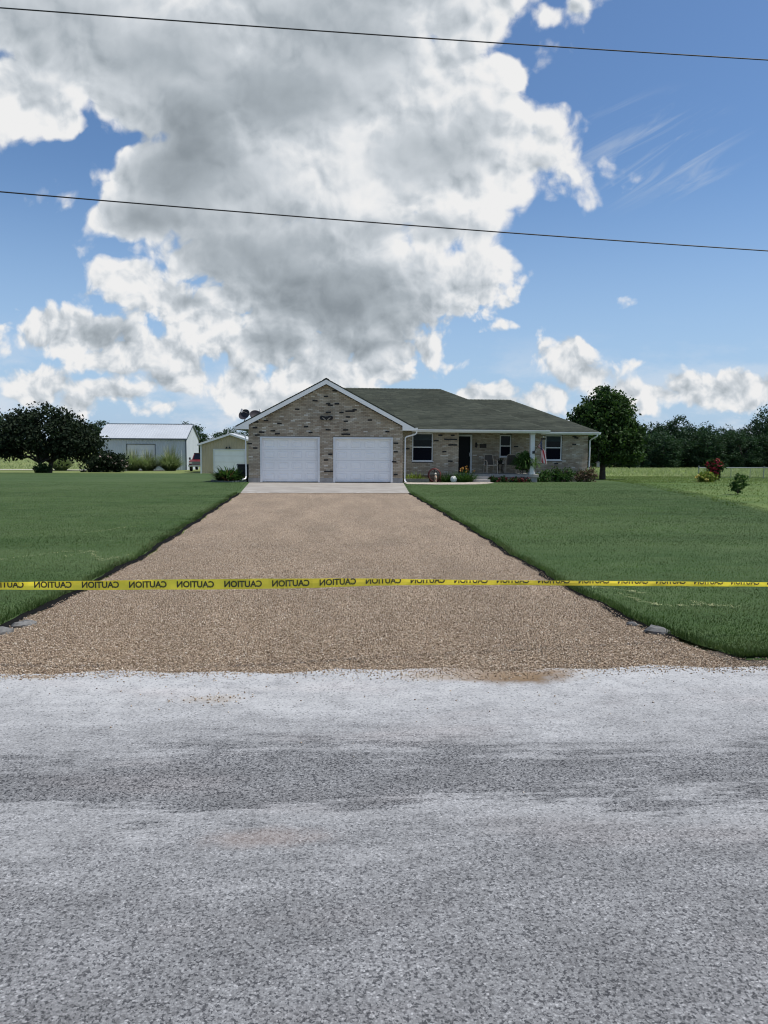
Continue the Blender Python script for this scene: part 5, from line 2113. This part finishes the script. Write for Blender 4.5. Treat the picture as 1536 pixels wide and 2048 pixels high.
# body: side profile lofted across with tumblehome
prof = [(0, .55), (0, 1.02), (.08, 1.10), (1.15, 1.16), (1.2, .55)]
m = MB()
m.prism([(TY0 + a, TZ0 + b2) for a, b2 in prof], 'x', TXC - .92, TXC + .92)
m.prism([(TY0 + a, TZ0 + b2) for a, b2 in [(1.21, .5), (1.21, 1.17), (2.95, 1.17), (2.95, .5)]], 'x', TXC - .93, TXC + .93)
m.prism([(TY0 + a, TZ0 + b2) for a, b2 in [(2.97, .55), (2.97, 1.14), (5.2, 1.14), (5.2, .55)]], 'x', TXC - .93, TXC + .93)
m.build('body', M_red_p, tk, bevel=.05)
m = MB()
a = [Wp(-.80, 1.25, 1.171), Wp(.80, 1.25, 1.171), Wp(.80, 2.9, 1.171), Wp(-.80, 2.9, 1.171)]
b2 = [Wp(-.66, 1.80, 1.80), Wp(.66, 1.80, 1.80), Wp(.66, 2.75, 1.80), Wp(-.66, 2.75, 1.80)]
m.face(b2)
for k in range(4):
    k2 = (k + 1) % 4
    m.face([a[k], a[k2], b2[k2], b2[k]])
m.build('cab', M_red_p, tk, bevel=.04)
A, B = [Vector(q) for q in a], [Vector(q) for q in b2]


def inset(p0, p1, p2, p3, name, nrm, s=.12):
    c = (p0 + p1 + p2 + p3) / 4
    q = [p + (c - p) * s + nrm * .012 for p in (p0, p1, p2, p3)]
    m = MB()
    m.face(q)
    m.face([x - nrm * .006 for x in q][::-1])
    m.build(name, M_glass, tk)


inset(A[0], A[1], B[1], B[0], 'windshield', Vector((0, -.75, .65)))
inset(A[1], A[2], B[2], B[1], 'side_window', Vector((1, 0, .2)))
inset(A[3], A[0], B[0], B[3], 'side_window', Vector((-1, 0, .2)))
m = MB()
m.box(TXC - .60, TXC + .60, TY0 - .03, TY0 + .02, TZ0 + .72, TZ0 + 1.0)
gr = m.build('grille', M_chrome, tk)
for k in range(4):
    m = MB()
    m.box(TXC - .56, TXC + .56, TY0 - .04, TY0 - .031, TZ0 + .745 + k * .062, TZ0 + .782 + k * .062)
    m.build('grille_slot', M_black, gr)
for s_ in (-1, 1):
    m = MB()
    x_a, x_b = sorted((TXC + s_ * .62, TXC + s_ * .88))
    m.box(x_a, x_b, TY0 - .03, TY0 + .02, TZ0 + .78, TZ0 + .98)
    m.build('headlight', pmat('lens', (.55, .55, .52), .15), tk, bevel=.01)
    m = MB()
    m.box(TXC + s_ * 1.06 - .09, TXC + s_ * 1.06 + .09, TY0 + 1.45, TY0 + 1.53, TZ0 + 1.15, TZ0 + 1.40)
    m.tube([Wp(s_ * .88, 1.5, 1.2), Wp(s_ * 1.0, 1.5, 1.22)], .02, 5)
    m.build('mirror', M_black, tk)
m = MB()
m.box(TXC - .95, TXC + .95, TY0 - .14, TY0 - .04, TZ0 + .48, TZ0 + .66)
m.build('bumper', M_chrome, tk, bevel=.02)
m = MB()
m.box(TXC - .66, TXC + .66, TY0 + 1.72, TY0 + 1.80, TZ0 + 1.805, TZ0 + 1.87)
m.build('roof_lights', M_black, tk)
for s_ in (-1, 1):
    for yy_ in (.75, 4.2):
        M = Matrix.Translation(Wp(s_ * .80, yy_, .38)) @ Matrix.Rotation(PI / 2, 4, 'Y')
        m = MB()
        m.lathe([(.22, -.12), (.36, -.12), (.385, -.08), (.385, .08), (.36, .12), (.22, .12)], 20, M)
        wh = m.build('wheel', pmat('tyre', (.02, .02, .02), .85), tk)
        m = MB()
        m.lathe([(0, -.10), (.2, -.10), (.225, -.115), (.225, .115), (.2, .10), (0, .10)], 16, M)
        m.build('rim', M_chrome, wh)

# ------------------------------------------------------------------ utility trailer by the barn
tr = thing('utility_trailer', 'small dark utility trailer with tall mesh gate among the tall grasses', 'trailer', (-19.3, 90, terz(90)))
zt = terz(90)
M_frame = pmat('trailer_steel', (.05, .055, .065), .6)
m = MB()
m.box(-20.0, -18.6, 88.9, 90.9, zt + .45, zt + .53)
m.build('deck', M_frame, tr)
m = MB()
for z_ in (.75, 1.0):
    m.tube([(-20.0, 88.95, zt + z_), (-20.0, 90.9, zt + z_), (-18.6, 90.9, zt + z_), (-18.6, 88.95, zt + z_)], .03, 5)
for x0, y0 in ((-20, 88.95), (-20, 90.9), (-18.6, 90.9), (-18.6, 88.95), (-20, 89.9), (-18.6, 89.9)):
    m.tube([(x0, y0, zt + .5), (x0, y0, zt + 1.0)], .03, 5)
m.build('side_rail', M_frame, tr)
m = MB()
m.tube([(-19.35, 88.8, zt + .5), (-19.35, 88.8, zt + 1.5), (-18.55, 88.8, zt + 1.5), (-18.55, 88.8, zt + .5)], .035, 5)
for k in range(5):
    m.tube([(-19.2 + k * .135, 88.8, zt + .5), (-19.2 + k * .135, 88.8, zt + 1.48)], .012, 4)
for k in range(5):
    m.tube([(-19.33, 88.8, zt + .65 + k * .17), (-18.57, 88.8, zt + .65 + k * .17)], .012, 4)
m.build('gate', M_frame, tr)
for x0 in (-20.15, -18.45):
    m = MB()
    m.lathe([(0, -.08), (.16, -.08), (.3, -.09), (.31, 0), (.3, .09), (.16, .08), (0, .08)], 16, Matrix.Translation((x0, 90, zt + .31)) @ Matrix.Rotation(PI / 2, 4, 'Y'))
    m.build('wheel', pmat('tyre', (.02, .02, .02), .85), tr)
m = MB()
m.tube([(-19.3, 88.9, zt + .48), (-19.3, 87.6, zt + .42)], .04, 5)
m.tube([(-19.3, 87.7, zt + .44), (-19.3, 87.7, zt + .02)], .025, 5)
m.build('tongue', M_frame, tr)

# ------------------------------------------------------------------ chain link fence on the right
fn = thing('chain_link_fence', 'grey chain link fence with pipe top rail behind the flower bushes', 'fence', (28, 52, terz(52)))
M_galv = pmat('galvanised', (.20, .225, .235), .45, metal=.3)
FY = 52.0
fz = terz(FY)
posts = [26.0, 28.35, 29.75, 30.2 + .55, 33.2, 35.7, 38.2, 40.7, 43.2]
FH = .80
for k, x0 in enumerate(posts):
    m = MB()
    big = k in (0, 3)
    m.tube([(x0, FY, fz - .1), (x0, FY, fz + FH + (.05 if big else -.03))], .029 if big else .018, 8)
    if big:
        m.lathe([(.04, 0), (.04, .03), (.02, .06), (0, .065)], 10, Matrix.Translation((x0, FY, fz + FH + .04)))
    m.build('post', M_galv, fn)
m = MB()
m.tube([(posts[0], FY, fz + FH - .01), (posts[-1], FY, fz + FH - .01)], .017, 8)
m.build('top_rail', pmat('rail_bright', (.42, .45, .47), .4, metal=.3), fn)
m = MB()
dx = .12
x0 = posts[0]
Lf = posts[-1] - x0
k = 0
h_ = FH - .06
while k * dx < Lf + h_:
    for sgn in (1, -1):
        a = x0 + k * dx - (0 if sgn > 0 else 0)
        p, q = (a, fz + .03), (a - h_, fz + .03 + h_)
        if sgn < 0:
            p, q = (a - h_, fz + .03), (a, fz + .03 + h_)
        # clip to the fence length
        xs_ = sorted([(p[0], p[1]), (q[0], q[1])])
        (xa, za), (xb, zb_) = xs_
        if xb < x0 or xa > posts[-1]:
            continue
        if xa < x0:
            za += (zb_ - za) * (x0 - xa) / (xb - xa)
            xa = x0
        if xb > posts[-1]:
            zb_ = za + (zb_ - za) * (posts[-1] - xa) / (xb - xa)
            xb = posts[-1]
        if xb - xa > .01:
            m.tube([(xa, FY + .03 + sgn * .003, za), (xb, FY + .03 + sgn * .003, zb_)], .003, 3, cap=False)
    k += 1
m.build('mesh_fabric', M_galv, fn, kind='stuff')

# ------------------------------------------------------------------ right yard plants
bush('yellow_daylily', 'yellow flowering bush at the end post of the chain link fence', 'bush', 19.9, 39.0, [(0, 0, .22, .48, .4, .26), (.1, 0, .32, .3, .3, .2)], M_lime, 60, 24, .09, .04, 81, None, M_yel, 46, .05, stem=.01)
bush('crape_myrtle', 'crimson flowering shrub behind the yellow bush', 'shrub', 21.0, 40.3, [(0, 0, .52, .26, .25, .4), (.05, 0, .88, .4, .35, .30), (-.15, 0, 1.0, .26, .25, .2), (.1, 0, 1.12, .18, .18, .16)], M_dgreen, 90, 24, .09, .04, 82, None, M_red, 150, .055, stem=.02)
make_tree('sapling', 'thin young tree with sparse leaves standing alone on the right lawn', 'sapling', 15.25, 27.4, [(-.02, 0, .30, .20, .18, .2), (-.18, 0, .45, .14, .12, .12), (.15, 0, .48, .16, .14, .14), (0, 0, .62, .16, .14, .12), (-.10, 0, .74, .1, .1, .09), (.22, 0, .66, .1, .1, .08), (.05, 0, .82, .07, .07, .08)], .16, .018, M_green, 48, 14, .05, .027, 83, limbs=12)

# ------------------------------------------------------------------ trees
M_tree = leafmat('shade_tree_leaf', (.017, .042, .014), (.056, .100, .028), .55, .25)
M_wood = leafmat('woodland_leaf', (.014, .037, .020), (.043, .080, .037), .6, .22)
make_tree('shade_tree', 'round crowned dark green tree beside the right end of the house', 'tree', 16.72, 45.5,
          [(-.1, 0, 2.4, 1.75, 1.7, 1.3), (-.75, 0, 3.5, 1.15, 1.1, 1.0), (.5, 0, 3.9, 1.05, 1.1, 1.15), (.05, .2, 4.9, .75, .8, .6), (-.85, 0, 4.25, .7, .7, .7), (1.0, 0, 4.2, .75, .8, .75), (1.3, 0, 2.7, 1.0, 1.0, 1.0), (1.6, 0, 1.75, .7, .8, .7), (-1.2, 0, 1.9, .9, .9, .9), (.3, -.4, 1.9, 1.4, 1.0, .6)],
          1.1, .20, M_tree, 740, 44, .20, .062, 91, limbs=14)
bf = thing('bird_feeder', 'small pale bird feeder hanging left of the shade tree trunk', 'bird feeder', (15.95, 44.2, .52))
m = MB()
m.box(15.87, 16.03, 44.12, 44.28, .36, .60)
m.build('box', pmat('feeder_grey', (.40, .40, .38), .6), bf, bevel=.01)
m = MB()
m.prism([(15.83, .602), (16.07, .602), (15.95, .70)], 'y', 44.08, 44.32)
m.build('roof', pmat('feeder_roof', (.22, .21, .20), .6), bf)
m = MB()
m.tube([(15.95, 44.2, .69), (15.95, 44.2, 1.5)], .008, 4)
m.build('hanger', M_dmetal, bf)

make_tree('crabapple_tree', 'wide low dark leaved tree standing on the left lawn', 'tree', -23.75, 67.5,
          [(0, 0, 3.3, 3.6, 2.6, 1.7), (-2.6, 0, 2.9, 2.4, 2.0, 1.6), (2.5, 0, 2.7, 2.2, 2.0, 1.6), (3.2, 0, 2.5, 1.4, 1.3, .9), (-3.2, 0, 2.4, 1.8, 1.6, 1.0), (.2, 0, 4.8, 1.7, 1.4, .9), (-2.0, 0, 4.4, 1.3, 1.2, .8), (2.3, 0, 4.1, 1.1, 1.1, .8), (.7, 0, 2.3, 2.2, 1.6, .6)],
          1.1, .36, M_purple, 520, 34, .32, .085, 92, stems=2, limbs=22, spread=.5)
bush('shrub', 'small round dark shrub at the foot of the wide tree on the left', 'shrub', -23.65, 66.2, [(0, 0, .35, .62, .5, .42)], M_dgreen, 40, 22, .14, .06, 93)
bush('rose_of_sharon', 'big dark flowering shrub in front of the white barn', 'shrub', -20.9, 74.5, [(0, 0, .9, 1.55, 1.2, .9), (1.2, 0, .8, 1.0, 1.0, .75), (-1.1, 0, .7, 1.0, .9, .75), (.3, 0, 1.4, .9, .8, .45)], leafmat('sharon_leaf', (.010, .020, .012), (.030, .046, .026)), 170, 34, .22, .075, 94, None, M_pink, 60, .075, stem=.05)
M_pamp = leafmat('pampas_leaf', (.12, .165, .085), (.23, .275, .155), .6, .35)
gp = 'tall grass clumps in front of the barn'
for k, (x, y, L, lab) in enumerate(((-20.55, 84.0, 2.3, 'tall arching grass clump next to the dark flowering shrub'), (-19.05, 84.3, 2.2, 'tall arching grass clump in the middle, below the barn door corner'), (-16.7, 84.5, 2.7, 'tallest arching grass clump, nearest the red truck'), (-27.5, 82.5, 2.1, 'arching grass clump seen past the trunk of the wide left tree'))):
    t = thing('pampas_grass', lab, 'grass clump', (x, y, terz(y)), gp)
    arching('blades', t, x, y, terz(y), 1300, L * .88, .92, .05, M_pamp, 100 + k, .55, .5, .60, 5)
    arching('plumes', t, x, y, terz(y), 160, L * 1.12, .30, .05, leafmat('plume', (.20, .23, .14), (.30, .31, .20), .7, .3), 120 + k, .35, .35, .12, 4)

# woodland: the trees one can tell apart are objects of their own, the mass behind and beside them is one object
gw = 'trees of the far wood'


def wood_proto(seed, w, h, label):
    rng = np.random.default_rng(seed)
    bl = [(0, 0, h * .52, w * .42, w * .42, h * .34), (rng.normal(0, .2) * w, 0, h * .80, w * .28, w * .28, h * .2), (0, 0, h * .2, w * .5, w * .4, h * .2)]
    for k in range(6):
        a = rng.random() * 2 * PI
        bl.append((math.cos(a) * w * .34, math.sin(a) * w * .34, h * rng.uniform(.12, .74), w * .24, w * .24, h * .16))
    return make_tree('woodland_tree', label, 'tree', 300 + seed, 900, bl, h * .28, w * .035, M_wood, 250, 30, w * .050, w * .015, seed, gw, limbs=8)


LW_ = ['first tree of the far wood, emerging right behind the shade tree crown', 'tree of the far wood a little right of the shade tree', 'tree of the far wood left of the chain link fence', 'tree of the far wood above the yellow bush', 'tree of the far wood above the crimson shrub', 'tree of the far wood above the lone sapling', 'tree of the far wood above the fence at the right']
protos = [wood_proto(200 + k, 7.0, 8.0 + k * .4, LW_[k]) for k in range(4)]
rngw = random.Random(4)
xs_w = [51.5, 54.6, 58.2, 62.3, 65.6, 68.8, 72.5]
for k, x in enumerate(xs_w):
    y = 123 + rngw.uniform(-1.5, 1.5)
    s3 = (rngw.uniform(.85, 1.0), rngw.uniform(.85, 1.0), rngw.uniform(.66, .76))
    if k < 4:
        protos[k].location = (x, y, terz(y))
        protos[k].scale = s3
        protos[k].rotation_euler = (0, 0, k * 1.3)
    else:
        copy_tree(protos[k % 4], (x, y, terz(y)), k * 1.9, s3, LW_[k])


def wood_mass(name, label, spots, keep=1):
    """crowns of many trees in one mesh: the wood that reads as a single dark mass"""
    VV = []
    for (x, y, z, sx, sy, sz, rot, k) in spots:
        me = protos[k].children[1].data if protos[k].children[1].name.startswith('crown') else protos[k].children[0].data
        co = np.zeros(len(me.vertices) * 3, np.float32)
        me.vertices.foreach_get('co', co)
        co = co.reshape(-1, 4, 3)[::keep].reshape(-1, 3)
        c, s_ = math.cos(rot), math.sin(rot)
        q = co * np.array([sx, sy, sz])
        VV.append(np.stack([q[:, 0] * c - q[:, 1] * s_ + x, q[:, 0] * s_ + q[:, 1] * c + y, q[:, 2] + z], -1))
    V = np.concatenate(VV)
    o = mesh_np(name, V, np.arange(len(V)).reshape(-1, 4), M_wood, kind='stuff')
    return tag(o, label, 'woods')


sp = []
for row, (yy_, hs_) in enumerate(((129, .78), (138, .90))):
    x = 20 - row * 3
    while x < 118:
        y = yy_ + rngw.uniform(-2, 2)
        sp.append((x, y, terz(y), rngw.uniform(.9, 1.2), rngw.uniform(.9, 1.2), hs_ * rngw.uniform(.84, 1.08), rngw.random() * 6, rngw.randrange(4)))
        x += rngw.uniform(3.2, 4.8)
for x in list(np.arange(22, 50, 4.0)) + list(np.arange(76, 118, 4.0)):
    y = 123 + rngw.uniform(-2, 2)
    sp.append((x, y, terz(y), .95, .95, rngw.uniform(.62, .76), rngw.random() * 6, rngw.randrange(4)))
wood_mass('woods', 'dark mass of woods behind the hay field on the right', sp, 1)


def single(x, y, s3, label, k):
    c = copy_tree(protos[k], (x, y, terz(y)), k * 1.7 + x, s3, label)
    if 'group' in c:
        del c['group']
    return c


single(60.3, 133, (.95, .95, 1.10), 'taller tree rising above the middle of the far wood right of the shade tree', 1)
single(76.0, 128, (1.0, 1.0, 1.17), 'tallest tree of the far wood, at the right edge of the view', 2)
sp = [(-172 + k * 8.0 + rngw.uniform(-2, 2), 268 + rngw.uniform(-8, 8), -2.4, 1.8, 1.8, 2.25, rngw.random() * 6, k % 4) for k in range(8)]
wood_mass('woods', 'far dark wood beyond the fields at the left edge', sp, 1)
for k, (x, y, s3, lab) in enumerate(((-110.5, 266, (1.7, 1.7, 2.05), 'tall dark tree at the end of the far wood on the left edge'), (-84, 285, (2.2, 2, 1.35), 'distant dark tree just left of the barn roof'), (-92, 290, (2.4, 2, 1.2), 'distant dark tree between the wide left tree and the barn'), (-33, 185, (1.3, 1.2, .95), 'distant dark tree right behind the barn gable'), (-29.3, 186, (1.2, 1.1, .72), 'low distant tree right of the barn gable'), (-19.6, 150, (.85, .9, .80), 'distant tree above the left part of the shed roof'), (-16.6, 150, (.9, .9, .74), 'distant tree behind the shed roof next to the garage downspout'), (26.5, 105, (.85, .8, .93), 'treetop just showing above the right end of the house roof'), (37.0, 112, (.8, .8, .86), 'treetop left of the shade tree behind the house'))):
    single(x, y, s3, lab, k % 4)
